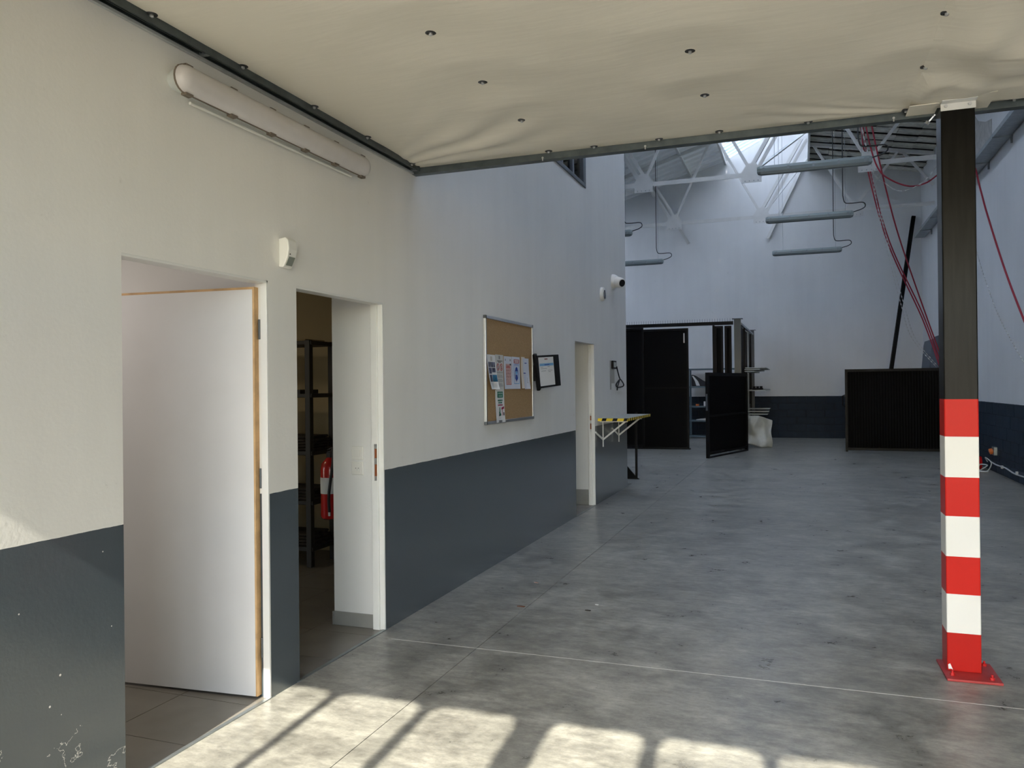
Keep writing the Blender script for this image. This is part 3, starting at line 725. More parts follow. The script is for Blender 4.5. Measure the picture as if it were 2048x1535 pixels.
# store room rack and extinguisher
rk = thing('storage_rack', (-2.1, 6.06, 0), 'dark plastic storage rack inside the second doorway', 'shelf')
for (x, y) in ((-1.5, 5.88), (-1.5, 6.24), (-2.7, 5.88), (-2.7, 6.24)):
    build('post', MB().box(x - .026, x + .026, y - .026, y + .026, 0.002, 1.97), M_DKRACK, rk, bevel=0.004)
SH = (0.14, 0.54, 0.97, 1.47, 1.93)
for z in SH:
    build('shelf', MB().box(-2.74, -1.46, 5.86, 6.27, z, z + 0.035), M_DKRACK, rk, bevel=0.004)
M_GOODS = mat('dark_folded_goods', (0.03, 0.022, 0.018), 0.8, noise_amt=0.9, noise_scale=12)
for z, n in ((0.176, 4), (0.576, 4), (1.006, 5)):
    st = thing('folded_stack', (-1.7, 6.06, z), {0.176: 'dark folded goods on the bottom shelf of the storage rack', 0.576: 'brownish folded goods on the second lowest shelf of the rack', 1.006: 'dark folded goods on the middle shelf of the rack'}[z], 'stack')
    for i in range(n):
        a = random.uniform(-.03, .03); zz = z + i * 0.026
        build('folded_piece', MB().box(-2.2 + a, -1.50 + a, 5.90 + abs(a) * .3, 6.22, zz, zz + 0.024), M_GOODS, st, bevel=0.009)
bx = build('flat_box', MB().box(-2.2, -1.62, 5.92, 6.2, 1.5055, 1.54), M_DKRACK); bx['label'] = 'flat dark box on the shelf below the rack top'; bx['category'] = 'box'
bx = build('flat_carton', MB().box(-2.3, -1.56, 5.92, 6.22, 1.9655, 1.985), mat('kraft_card', (0.42, 0.33, 0.2), 0.8)); bx['label'] = 'tan carton lying on the top of the dark rack'; bx['category'] = 'carton'
ex = thing('fire_extinguisher', (-1.09, 5.56, 0.49), 'red fire extinguisher with black hose inside the second doorway', 'extinguisher')
cx, cy = -1.09, 5.56
build('cylinder', MB().lathe((cx, cy, 0.49), (0, 0, 1), [(0, .05), (.01, .068), (.03, .075), (.40, .075), (.45, .066), (.48, .04), (.50, .022)], k=28), M_EXT, ex, smooth=True)
build('label_sleeve', MB().lathe((cx, cy, 0.70), (0, 0, 1), [(0, .0757), (.13, .0757)], k=28), M_PAPER, ex, smooth=True, label='white printed label sleeve')
build('valve', MB().box(cx - .02, cx + .02, cy - .02, cy + .02, .985, 1.03), M_INK, ex, bevel=.004)
build('handle', MB().bar((cx - .02, cy, 1.03), (cx + .09, cy - .01, 1.06), .02, .012).bar((cx - .02, cy, 1.05), (cx + .10, cy - .01, 1.095), .02, .01), M_INK, ex, bevel=.002)
build('hose', MB().tube(smoothpts([(cx + .02, cy - .02, 1.01), (cx + .07, cy - .06, 1.06), (cx + .085, cy - .09, .95), (cx + .05, cy - .095, .7), (cx + .05, cy - .09, .56)]), 0.012), M_INK, ex, smooth=True)
build('nozzle_tip', MB().cyl((cx + .05, cy - .09, .56), (cx + .05, cy - .09, .53), 0.010), M_ALU, ex)
build('wall_hook', MB().box(cx - .02, cx + .02, cy + .07, 5.862, 0.9, 0.93), M_INK, ex)

# ------------------------------------------------------------------ noticeboard and papers
nb = thing('notice_board', (0.0, 6.84, 1.225), 'cork noticeboard with an aluminium frame on the white wall', 'board')
NY0, NY1, NZ0, NZ1 = 6.21, 7.475, 1.228, 2.155
build('cork_sheet', MB().box(0.002, 0.014, NY0 + .012, NY1 - .012, NZ0 + .012, NZ1 - .012), M_CORK, nb)
f_ = 0.026
build('frame_side', MB().box(0.001, 0.024, NY0, NY0 + f_, NZ0 + f_, NZ1 - f_), M_ALU, nb, bevel=.002)
build('frame_side', MB().box(0.001, 0.024, NY1 - f_, NY1, NZ0 + f_, NZ1 - f_), M_ALU, nb, bevel=.002)
build('frame_rail', MB().box(0.001, 0.024, NY0 + f_, NY1 - f_, NZ0, NZ0 + f_), M_ALU, nb, bevel=.002)
build('frame_rail', MB().box(0.001, 0.024, NY0 + f_, NY1 - f_, NZ1 - f_, NZ1), M_ALU, nb, bevel=.002)
for y in (NY0, NY1 - f_):
    for z in (NZ0, NZ1 - f_): build('frame_corner', MB().box(0.001, 0.027, y - .001, y + f_ + .001, z - .001, z + f_ + .001), M_GREYST, nb, bevel=.004)
def paper(label, y0, y1, z0, z1, m_, skew=0.0, curl=0.012, xb=0.016):
    """sheet hanging on the cork, lower edge lifting off and shifted by skew"""
    t_ = thing('paper_notice', (xb, (y0 + y1) / 2, z0), label, 'notice', 'papers on the noticeboard'); n = 8; mb = MB()
    def pt(u, v, e=0.0):
        s_ = 1 - v
        return (xb + curl * s_ * s_ * (0.4 + 0.6 * abs(2 * u - 1)) + e, y0 + (y1 - y0) * u + skew * s_, z0 + (z1 - z0) * v)
    for j in range(n + 1):
        for i in range(5): mb.v.append(pt(i / 4, j / n))
    for j in range(n):
        for i in range(4): a = j * 5 + i; mb.f.append((a, a + 1, a + 6, a + 5))
    o = build('sheet', mb, m_, t_); s = o.modifiers.new('thick', 'SOLIDIFY'); s.thickness = 0.0006; s.offset = -1
    def pr(name, rects, mm, label=None):
        q = MB()
        for (u0, u1, v0, v1) in rects:
            vs = [v0 + (v1 - v0) * k / 3 for k in range(4)]; us = [u0 + (u1 - u0) * k / 3 for k in range(4)]
            for va, vb in zip(vs, vs[1:]):
                for ua, ub in zip(us, us[1:]): q.quad(pt(ua, va, .0022), pt(ub, va, .0022), pt(ub, vb, .0022), pt(ua, vb, .0022))
        o_ = build(name, q, mm, t_)
        if len(rects) > 1: o_['kind'] = 'stuff'
        return o_
    def ring(uc, vc, ru, rv, w, mm, name='ring_symbol'):
        q = MB(); k = 20
        for i in range(k):
            a, b = 2 * math.pi * i / k, 2 * math.pi * (i + 1) / k
            f = lambda an, s_: pt(uc + ru * s_ * math.cos(an), vc + rv * s_ * math.sin(an), .0024)
            q.quad(f(a, 1 - w), f(a, 1), f(b, 1), f(b, 1 - w))
        build(name, q, mm, t_)
    def poly(pts, mm, name):
        q = MB(); q.quad(*[pt(u, v, .0026) for u, v in pts]); build(name, q, mm, t_)
    return pr, ring, poly, pt, t_
def words(u0, u1, v, h, n, seed):
    r = random.Random(seed); out = []; u = u0
    while u < u1 - .02:
        w = min(r.uniform(.06, .16), u1 - u); out.append((u, u + w, v, v + h)); u += w + .025
    return out
# 1 photos sheet
pr, ring, poly, pt, t_ = paper('white sheet with six small dark photographs, leftmost on the cork board', 6.245, 6.435, 1.527, 1.824, M_PAPER, skew=.035, curl=.03, xb=.019)
pr('logo_print', [(.36, .6, .82, .95)], mat('beige_print', (.5, .47, .43), .7))
for k, (a, b, c, d) in enumerate(((.08, .26, .64, .79), (.31, .46, .64, .79), (.49, .66, .64, .79), (.7, .88, .64, .79), (.06, .42, .45, .62), (.48, .88, .49, .62), (.08, .42, .22, .42))): pr('photo', [(a, b, c, d)], M_PHOTO)
pr('photo', [(.48, .95, .22, .42)], M_PHOTO2)
pr('caption_lines', [(.2, .8, .15 - i * .03, .158 - i * .03) for i in range(4)], M_INKG)
# 2 prohibition sheet
pr, ring, poly, pt, t_ = paper('grey sheet with two red prohibition circles and rows of text', 6.448, 6.645, 1.51, 1.83, M_PAPERG, curl=.006)
pr('logo_print', [(.4, .58, .88, .97)], M_INKG)
pr('title_lines', words(.2, .85, .82, .02, 0, 1) + words(.32, .7, .785, .018, 0, 2), M_INK)
for uc in (.3, .72):
    ring(uc, .66, .17, .1, .22, M_RED)
    poly([(uc - .11, .73), (uc - .07, .74), (uc + .11, .59), (uc + .07, .58)], M_RED, 'slash_bar')
    poly([(uc - .03, .61), (uc + .04, .61), (uc + .02, .70), (uc - .01, .70)], M_INK, 'pictogram')
L_ = []
for i, v in enumerate((.52, .495, .43, .40, .375, .31, .285, .26, .19, .16, .13)): L_ += words(.12, .9 - .1 * (i % 3 == 2), v, .012, 0, i)
pr('text_lines', L_, M_INKG)
# 3 pink sheet
pr, ring, poly, pt, t_ = paper('white sheet with a pinkish safety poster printed on it', 6.662, 6.866, 1.527, 1.822, M_PAPERB, curl=.008)
pr('poster_print', [(.2, .88, .13, .77)], M_PINK); 
def over(pr_, rects, mm, nm):
    o_ = pr_(nm, rects, mm); o_.location = Vector(o_.location) + Vector((.0006, 0, 0)); return o_
over(pr, [(.7, .88, .73, .78)], M_INK, 'black_tag'); over(pr, [(.3, .7, .69, .71), (.25, .75, .65, .67)], M_RED, 'title_lines')
over(pr, [(.28 + .2 * (i % 3), .38 + .2 * (i % 3), .55 - .1 * (i // 3), .6 - .1 * (i // 3)) for i in range(9)], mat('dusky_print', (.35, .2, .2), .7), 'pictogram_rows')
over(pr, [(.25, .85, .135, .15)], M_RED, 'bottom_line'); pr('sticker', [(.12, .2, .86, .92), (.72, .84, .86, .92)], M_INKG)
# 4 blue mandatory poster
pr, ring, poly, pt, t_ = paper('white sheet with a red heading and a blue worker head symbol', 6.872, 7.09, 1.527, 1.824, M_PAPERB, curl=.006)
pr('red_heading', [(.2, .88, .8, .92)], mat('brick_red_print', (.4, .09, .09), .6)); over(pr, [(.28, .8, .87, .895), (.3, .78, .825, .85)], M_PAPER, 'heading_letters')
pr('blue_border', [(.2, .24, .17, .78), (.84, .88, .17, .78), (.2, .88, .155, .175)], M_LBLUE); over(pr, words(.28, .82, .755, .015, 0, 5) + words(.26, .84, .72, .012, 0, 6), M_BLUE, 'text_lines')
ring(.54, .46, .22, .2, .16, M_BLUE); poly([(.36, .56), (.72, .56), (.66, .66), (.54, .69), (.42, .66)], M_BLUE, 'blue_cap')
poly([(.40, .34), (.54, .22), (.68, .34), (.64, .44), (.44, .44)], M_BLUE, 'blue_mask'); poly([(.42, .45), (.66, .45), (.66, .55), (.42, .55)], M_LBLUE, 'face_shape')
# 5 folded sheets
for k, (y, zt, lab, mm) in enumerate(((7.135, 1.83, 'cream folded sheet behind the narrow paper at the right of the cork board', mat('cream_paper', (.7, .63, .56), .7)), (7.165, 1.818, 'narrow white folded paper with two blue marks at the right of the cork board', M_PAPERB))):
    pr, ring, poly, pt, t_ = paper(lab, y, y + (.10 if k == 0 else .17), 1.53 if k == 0 else 1.524, zt, mm, skew=-.04 if k == 0 else 0.0, curl=.02, xb=.016 + k * .005)
    if k: pr('blue_mark', [(.25, .6, .83, .86)], M_BLUE); pr('blue_mark', [(-.02, .4, .5, .53)], M_BLUE); pr('pen_scribble', [(.6, .63, .2, .38), (.6, .75, .2, .215)], M_INKG)
# 6 green sheet
pr, ring, poly, pt, t_ = paper('white notice with a green heading hanging lowest on the cork board', 6.44, 6.655, 1.236, 1.52, M_PAPER, curl=.012, xb=.017)
pr('green_heading', [(.2, .85, .76, .95)], M_GREEN); over(pr, words(.26, .8, .87, .045, 0, 8) + words(.34, .74, .79, .045, 0, 9), mat('pale_green_print', (.3, .45, .4), .7), 'heading_letters')
pr('green_text', words(.25, .8, .65, .05, 0, 10) + words(.3, .75, .58, .045, 0, 11), M_GREEN); pr('red_text', words(.24, .8, .51, .042, 0, 12), mat('crimson_print', (.35, .02, .08), .6))
poly([(.42, .46), (.5, .46), (.5, .3), (.58, .25), (.58, .2), (.42, .2), (.34, .3), (.4, .34)], M_GREEN, 'bending_figure'); poly([(.64, .45), (.92, .49), (.92, .41), (.76, .4), (.74, .2), (.7, .2), (.7, .4), (.62, .38)], mat('crimson_figure', (.3, .01, .06), .6), 'lifting_figure')
poly([(.82, .2), (.92, .2), (.92, .3), (.82, .3)], M_INK, 'load_box'); poly([(.32, .19), (.46, .19), (.46, .27), (.36, .27)], M_INK, 'load_box')

# document holder
dh = thing('document_holder', (0.03, 7.8, 1.52), 'black tilted document holder with a white form on the wall beside the cork board', 'holder')
def dpt(u, v, e):      # u along holder, v up; leans out at its right side
    y = 7.43 + 0.56 * u + (1 - v) * 0.08; x = 0.05 + 0.07 * u + e; z = 1.525 + 0.325 * v + 0.03 * u
    return (x, y, z)
def dbox(name, u0, u1, v0, v1, e0, e1, mm, par, bev=0, lab=None):
    c = [dpt(u, v, e) for e in (e0, e1) for (u, v) in ((u0, v0), (u1, v0), (u1, v1), (u0, v1))]
    q = MB(); q.v = c; q.f = [(3, 2, 1, 0), (4, 5, 6, 7), (0, 1, 5, 4), (1, 2, 6, 5), (2, 3, 7, 6), (3, 0, 4, 7)]
    return build(name, q, mm, par, bevel=bev)
dbox('folder', 0.0, 1.0, 0.0, 1.0, 0.0, 0.012, M_BLACK, dh, .004)
fs = thing('printed_form', (0.07, 7.75, 1.54), 'white printed form with a blue band, held in the black holder', 'form')
dbox('sheet', 0.10, 0.735, 0.06, 0.94, 0.0125, 0.0135, M_PAPER, fs)
dbox('blue_band', 0.13, 0.72, 0.67, 0.75, 0.0137, 0.0142, M_LBLUE, fs)
dbox('heading_line', 0.33, 0.54, 0.695, 0.72, 0.0143, 0.0147, M_BLUE, fs)
dbox('emblem_print', 0.35, 0.48, 0.86, 0.90, 0.0137, 0.0142, mat('red_grey_print', (.3, .15, .15), .6), fs)
for (a, b, v) in ((.16, .27, .63), (.45, .55, .64), (.17, .42, .585), (.18, .38, .51), (.46, .66, .52), (.48, .58, .48)): dbox('text_line', a, b, v, v + .012, 0.0137, 0.0142, M_INKG, fs)
build('hinge_bar', MB().bar((0.062, 7.40, 1.865), (0.062, 7.53, 1.51), 0.05, 0.035), M_BLACK, dh, bevel=.008)
build('wall_bracket', MB().box(0.001, 0.05, 7.49, 7.55, 1.6, 1.76), M_BLACK, dh, bevel=.004)

# camera, sensor, charger
cm = thing('security_camera', (0, 11.2, 3.0), 'small white dome security camera near the wall corner', 'camera')
build('camera_base', MB().lathe((0, 11.16, 3.03), (1, 0, 0), [(0, .105), (.03, .105), (.075, .08), (.09, .05)], k=24), M_PLASTW, cm, smooth=True)
ax = Vector((0.75, -0.6, -0.22)).normalized(); c0 = Vector((0.06, 11.14, 3.02))
build('eyeball', MB().lathe(c0, ax, [(0, .075), (.05, .078), (.10, .072), (.13, .06), (.132, .05)], k=24), M_PLASTW, cm, smooth=True)
build('camera_lens', MB().lathe(c0 + ax * .1315, ax, [(0, .05), (.004, .05)], k=24), M_LENS, cm)
sd = thing('siren_disc', (0, 10.48, 2.7), 'white round alarm disc with black centre left of the small camera', 'alarm')
build('disc_body', MB().lathe((0, 10.48, 2.78), (1, 0, 0), [(0, .095), (.035, .092), (.045, .08)], k=28), M_PLASTW, sd, smooth=True)
build('black_centre', MB().lathe((0.045, 10.48, 2.775), (1, 0, 0), [(0, .062), (.004, .06)], k=24), M_LENS, sd)
ch = thing('key_box', (0, 11.13, 1.8), 'small black and white wall box near the wall corner above the folding table', 'box')
build('case', MB().box(0.001, .03, 11.02, 11.24, 1.785, 1.90), M_BLACK, ch, bevel=.006)
build('face', MB().box(.03, .033, 11.06, 11.20, 1.808, 1.88), mat('pale_keypad', (.45, .47, .44), .5), ch)
ts = build('tape_residue', MB().box(0.0002, .0015, 10.93, 11.02, 1.49, 1.90).box(0.0002, .0015, 11.02, 11.22, 1.58, 1.783), mat('dried_tape', (.38, .37, .34), .8)); ts['label'] = 'strip of old dried tape under the small wall box'; ts['category'] = 'tape'
cc = build('charging_cable', MB().tube(smoothpts([(.03, 11.24, 1.82), (.035, 11.29, 1.75), (.035, 11.41, 1.655), (.03, 11.56, 1.62), (.03, 11.70, 1.57), (.03, 11.66, 1.535), (.03, 11.36, 1.52), (.03, 11.22, 1.535), (.03, 11.22, 1.57), (.035, 11.40, 1.63), (.03, 11.30, 1.54), (.03, 11.26, 1.48)], 6), 0.009), M_BLACK, smooth=True)
cc['label'] = 'looped black cable dangling from the small wall box'; cc['category'] = 'cable'

# ------------------------------------------------------------------ folding wall table
ft = thing('folding_table', (0.2, 11, 1.09), 'fold-down wall table edged with yellow and black hazard tape', 'table')
TX, TY0, TY1, TZ0, TZ1 = 0.40, 10.20, 11.86, 1.085, 1.118
build('table_top', MB().box(0.002, TX, TY0, TY1, TZ0, TZ1), mat('grey_laminate', (.36, .36, .33), .5), ft)
tp = build('tape_front', MB().box(0.002, TX + .002, TY0 - .002, TY0, TZ0 - .002, TZ1 + .001), M_BLACK, ft)
for a in (0.0, 0.108, 0.255, 0.385):
    w = .05 if a == 0 else (.085 if a < .38 else .015)
    build('yellow_stripe', MB().prism([(max(a, .003), TZ0 - .002), (a + w, TZ0 - .002), (min(a + w + .015, TX), TZ1 + .001), (a + .015 if a else .003, TZ1 + .001)], 'y', TY0 - .003, TY0 - .002), M_YELLOW, tp)
ts_ = build('tape_side', MB().box(TX, TX + .002, TY0 - .002, TY1, TZ0 - .002, TZ1 + .001), M_BLACK, ft)
for i in range(11):
    a = TY0 + .03 + i * .15
    build('yellow_stripe', MB().prism([(a, TZ0 - .002), (a + .075, TZ0 - .002), (a + .09, TZ1 + .001), (a + .015, TZ1 + .001)], 'x', TX + .002, TX + .003), M_YELLOW, ts_)
for y in (10.28, 11.25):
    b = build('folding_bracket', MB().bar((0.05, y, .835), (0.36, y, 1.083), .025, .02), M_PLASTW, ft)
    build('wall_strut', MB().bar((0.05, y, .838), (.008, y - .24, .945), .02, .016), M_PLASTW, b)
    build('drop_rod', MB().box(.045, .057, y - .006, y + .006, .74, 1.085), M_PLASTW, b)
    build('top_rail', MB().box(.01, .38, y - .015, y + .015, 1.067, 1.085), M_PLASTW, b)
ps = thing('prop_stand', (-.03, 13.0, 0), 'slim dark steel stand on a triangular foot beyond the wall corner', 'stand')
build('pole', MB().box(-.065, -.03, 13.0, 13.03, 0.012, 1.10), M_BLACK, ps)
build('triangular_foot', MB().prism([(-.42, 0.0), (-.0, 0.0), (-.05, .03), (-.30, .32), (-.42, .32)], 'y', 13.02, 13.05), M_BLACK, ps)

# ------------------------------------------------------------------ security cage at the back
cg = thing('security_cage', (-.5, 19.4, 0), 'tall black steel storage cage with a spiked top rail at the back of the hall', 'cage')
YC = 19.4
build('top_rail', MB().box(-2.6, 1.03, YC - .03, YC + .05, 2.955, 3.035), M_BLACK, cg)
spk = MB()
for i in range(62):
    x = -2.55 + i * .0585; spk.box(x - .003, x + .003, YC, YC + .004, 3.035, 3.11)
build('spike_strip', spk, M_GREYST, cg, kind='stuff')
def sheet_panel(name, x0, x1, y, z0, z1, par, rib=.1, parts=True):
    p = build(name, MB().box(x0, x1, y, y + .006, z0, z1), M_BLACKM, par)
    fm = MB(); w = .045
    build('panel_frame', fm.box(x0, x0 + w, y - .03, y - .001, z0, z1).box(x1 - w, x1, y - .03, y - .001, z0, z1).box(x0 + w, x1 - w, y - .03, y - .001, z0, z0 + w).box(x0 + w, x1 - w, y - .03, y - .001, z1 - w, z1), M_BLACK, p)
    return p
sheet_panel('fixed_panel', -2.6, -1.10, YC + .01, .03, 2.95, cg)
sp_ = sheet_panel('sliding_door', -1.12, 0.0, YC - .10, .0, 2.90, cg)
build('mid_rail', MB().box(-1.08, -.04, YC - .125, YC - .10, 1.46, 1.49), M_BLACK, sp_)
build('door_handle', MB().box(-.11, -.085, YC - .16, YC - .13, 2.55, 2.78), M_ALU, sp_)
build('bottom_track', MB().box(-2.6, 0.02, YC - .16, YC - .02, 0, .03), M_BLACK, cg)
sheet_panel('narrow_panel', 0.60, 0.80, YC - .02, 1.2, 2.93, cg); sheet_panel('narrow_panel', .83, .99, YC + .02, 0.02, 2.93, cg)
build('side_jamb', MB().box(.555, .60, YC - .04, YC + .25, .0, 2.95), M_BLACK, cg)
for (x, y) in ((1.13, YC - .02), (1.20, 23.7)):
    p_ = build('cage_post', MB().box(x - .075, x - .065, y - .06, y + .06, 0.01, 3.08).box(x + .065, x + .075, y - .06, y + .06, .01, 3.08).box(x - .066, x + .066, y - .06, y - .05, .01, 3.08), mat('grey_green_steel', (.06, .07, .07), .35, metal=.2) if y < 20 else M_GREYST, cg)
    build('post_cap', MB().box(x - .12, x + .12, y - .1, y + .1, 3.08, 3.092), M_GREYST, p_)
build('side_rail', MB().bar((1.19, YC, 2.97), (1.23, 23.7, 2.97), .06, .05, (1, 0, 0)), M_ZINC, cg)
for i in range(6):
    y = YC + .25 + i * .66
    build('side_panel', MB().box(1.16, 1.175, y, y + .62, 1.0 if i % 2 else .05, 2.93), M_BLACKM, cg)
for y in (20.3, 21.7, 22.9): build('side_upright', MB().box(1.20, 1.24, y, y + .05, .0, 2.93), M_BLACK if y != 21.7 else M_SHELFW, cg)
# cantilever shelves outside the cage
for k, (z, y0, y1, xx, lab) in enumerate(((1.93, 20.1, 23.2, 1.72, 'pale board shelf, highest on the outside of the cage'), (1.38, 20.1, 23.2, 1.72, 'pale board shelf at mid height outside the cage'), (.91, 20.9, 21.5, 1.78, 'low pale shelf, upper of the three at the tarp'), (.85, 20.7, 21.3, 1.76, 'low pale shelf, middle of the three at the tarp'), (.79, 20.5, 21.1, 1.74, 'low pale shelf, lowest of the three at the tarp'))):
    o = build('side_shelf', MB().box(1.245, xx, y0, y1, z, z + .022), M_SHELFW); o['label'] = lab; o['category'] = 'shelf'
for k, (z, xx, lab) in enumerate(((1.888, 1.60, 'pale board stacked right under the highest outside shelf'), (1.846, 1.47, 'short pale board, lowest of the stack at the highest outside shelf'))):
    o = build('side_shelf', MB().box(1.245, xx, 19.9, 22.6, z, z + .022), M_SHELFW); o['label'] = lab; o['category'] = 'shelf'
for k in range(3):
    o = build('tool_case', MB().lathe((1.42 + .07 * k, 20.7 + k * .3, 1.4025), (0, 0, 1), [(0, .045), (.03, .05), (.06, .03), (.09, .04)], k=10), M_INK); o['label'] = ('left', 'middle', 'right')[k] + ' one of the small dark fittings lying on the mid height shelf outside the cage'; o['category'] = 'fitting'; o['group'] = 'fittings on the cage shelf'
# white woven sheet
mb = MB(); nu, nv = 26, 24
for j in range(nv + 1):
    for i in range(nu + 1):
        u, v = i / nu, j / nv
        x = 1.255 + .59 * u; zt = .78 - .11 * max(0, u - .45) * 1.9; zb = .10 - .10 * min(1, u / .75); z = zb + (zt - zb) * v
        y = 20.2 + .05 * math.sin(u * 9 + v * 3) + .05 * math.sin(v * 7 - u * 4) + .06 * abs(math.sin(u * 5 - v * 2.5)) + .04 * noise.noise(Vector((u * 5, v * 5, 1)))
        mb.v.append((x + .015 * math.sin(v * 8), y, max(z, .004)))
for j in range(nv):
    for i in range(nu): a = j * (nu + 1) + i; mb.f.append((a, a + 1, a + nu + 2, a + nu + 1))
o = build('plastic_sheet', mb, M_TARP, smooth=True); s = o.modifiers.new('thick', 'SOLIDIFY'); s.thickness = .004
o['label'] = 'crumpled white woven plastic sheet hanging beside the cage'; o['category'] = 'tarpaulin'
# open gate leaf in front of the cage
gl = thing('gate_leaf', (1.0, 18.2, 0), 'low black steel gate leaf swung open in front of the cage', 'gate')
A = Vector((.648, 17.07, 0)); B = Vector((1.31, 19.25, 0)); gd = (B - A).normalized(); gn = Vector((gd.y, -gd.x, 0))
def gbox(s0, s1, t0, t1, z0, z1):
    P_ = [A + gd * s0 + gn * t0, A + gd * s1 + gn * t0, A + gd * s1 + gn * t1, A + gd * s0 + gn * t1]
    return MB().prism([(p.x, p.y) for p in P_], 'z', z0, z1)
GL = (B - A).length; GH = 1.80
build('gate_sheet', gbox(.03, GL - .03, .0, .006, .06, GH - .03), M_BLACKM, gl)
for (a, b, c, d) in ((0, .06, 0.0, GH), (GL - .06, GL, 0.0, GH)): build('stile', gbox(a, b, -.02, .045, c, d), M_BLACK, gl)
for (c, d) in ((GH - .07, GH), (.07, .12), (0.0, .03), (.86, .905)): build('gate_rail', gbox(.06, GL - .06, -.01, .045, c, d), M_BLACK, gl)
build('gate_latch', gbox(-.03, 0.0, 0, .03, 1.0, 1.35), M_GREYST, gl)

# shelving unit inside the cage
su = thing('shelving_unit', (-.1, 23.6, 0), 'blue grey steel shelving unit seen through the cage opening', 'shelf')
for x in (-.52, 1.0):
    for y in (23.35, 23.85): build('upright', MB().box(x - .05, x, y - .03, y + .03, .002, 2.02), M_TEAL, su)
for z in (.03, .48, .89, 1.46, 1.97): build('shelf_board', MB().box(-.55, 1.0, 23.35, 23.9, z, z + .04), M_TEAL, su)
its = [('rucksack', 'black and white striped bag on the second highest shelf in the cage', 'bag'), ('small_carton', 'small white carton on the middle shelf in the cage, left', 'box'), ('small_carton', 'small white carton on the middle shelf in the cage, right', 'box'), ('orange_tin', 'little orange tin on the middle shelf in the cage', 'tin'), ('paper_pile', 'flat pile of grey papers on the second lowest shelf in the cage', 'papers')]
bg = thing('sports_bag', (0, 23.6, 1.5), its[0][1], its[0][2])
prof = [(-.46, 1.502), (.12, 1.502), (.10, 1.56), (-.15, 1.66), (-.36, 1.80), (-.46, 1.84)]
build('bag_body', MB().prism(prof, 'y', 23.4, 23.75), M_INK, bg, bevel=.02)
build('white_stripe', MB().prism([(-.32, 1.515), (-.22, 1.515), (-.27, 1.64), (-.40, 1.80), (-.44, 1.80), (-.36, 1.65)], 'y', 23.385, 23.40), M_PAPER, bg)
for k, x in enumerate((-.12, .0)):
    o = build('small_carton', MB().box(x, x + .09, 23.4, 23.5, .931, 1.06), M_PAPER, bevel=.003); o['label'] = its[1 + k][1]; o['category'] = 'box'
o = build('orange_tin', MB().lathe((-.3, 23.45, .931), (0, 0, 1), [(0, .05), (.05, .05), (.055, .045)], k=14), M_ORANGE); o['label'] = its[3][1]; o['category'] = 'tin'
o = build('paper_pile', MB().prism([(-.35, .521), (.15, .521), (.12, .545), (-.1, .57), (-.33, .545)], 'y', 23.42, 23.7), M_PAPERG); o['label'] = its[4][1]; o['category'] = 'papers'

# big slatted panel
bp_ = thing('slatted_panel', (4.45, 19.5, 0), 'wide black corrugated gate panel standing upright left of the banded post', 'panel')
X0_, X1_ = 3.455, 5.50; YP = 19.5
build('panel_frame_stile', MB().box(X0_, X0_ + .05, YP - .03, YP + .03, 0, 1.86), M_BLACK, bp_); build('panel_frame_stile', MB().box(X1_ - .05, X1_, YP - .03, YP + .03, 0, 1.86), M_BLACK, bp_)
build('panel_rail', MB().box(X0_ + .05, X1_ - .05, YP - .03, YP + .03, 1.80, 1.86), M_BLACK, bp_); build('panel_rail', MB().box(X0_ + .05, X1_ - .05, YP - .03, YP + .03, .03, .09), M_BLACK, bp_)
build('panel_rail', MB().box(X0_ + .05, X1_ - .05, YP + .012, YP + .03, 1.30, 1.34), M_BLACK, bp_)
build('backing_sheet', MB().box(X0_ + .05, X1_ - .05, YP + .0305, YP + .034, .05, 1.83), M_BLACKM, bp_)
n = 34; w = (X1_ - X0_ - .1) / n; sl = None
for i in range(n):
    if sl is None: sl = build('slat', MB().prism([(X0_ + .052, YP - .004), (X0_ + .05 + w * .5, YP - .010), (X0_ + .048 + w, YP - .004), (X0_ + .048 + w, YP + .010), (X0_ + .052, YP + .010)], 'z', .09, 1.80), M_BLACKM, bp_); l0 = Vector(sl.location)
    else: o = sl.copy(); COL.objects.link(o); o.location = l0 + Vector((w * i, 0, 0))
build('gate_handle', MB().tube([(X0_ - .0, YP, 1.28), (X0_ - .05, YP, 1.26), (X0_ - .05, YP, 1.04), (X0_, YP, 1.02)], .012), M_BLACK, bp_)
build('floor_pin', MB().cyl((X0_ - .02, YP, 0), (X0_ - .02, YP, .3), .008, k=8), M_ZINC, bp_)

# pole leaning in the corner
lp = build('leaning_beam', MB().bar((4.47, 22.85, 0.03), (5.44, 24.0, 6.05), .11, .10).bar((4.44, 22.79, 0.03), (5.41, 23.94, 6.05), .03, .012), M_BLACK); lp['label'] = 'long black steel beam leaning into the back right corner'; lp['category'] = 'beam'
for k, (y0, y1, zt, m_) in enumerate(((22.05, 23.5, 2.62, M_BOARD), (20.9, 22.0, 2.66, mat('darker_board', (.075, .09, .12), .7)))):
    mb = MB().prism([(y0, 0), (y1, 0), (y1, zt - .10), (y1 - .12, zt), (y0, zt)], 'x', 5.36, 5.40)
    mb.v = [(v[0] + v[2] * .088, v[1] - (.0 if v[1] < 23 else 0), v[2]) for v in mb.v]
    o = build('leaning_board', mb, m_, bevel=.01); o['label'] = ('grey blue board leaning on the right wall, nearer the corner' if k == 0 else 'darker board leaning on the right wall beside the grey blue one'); o['category'] = 'board'

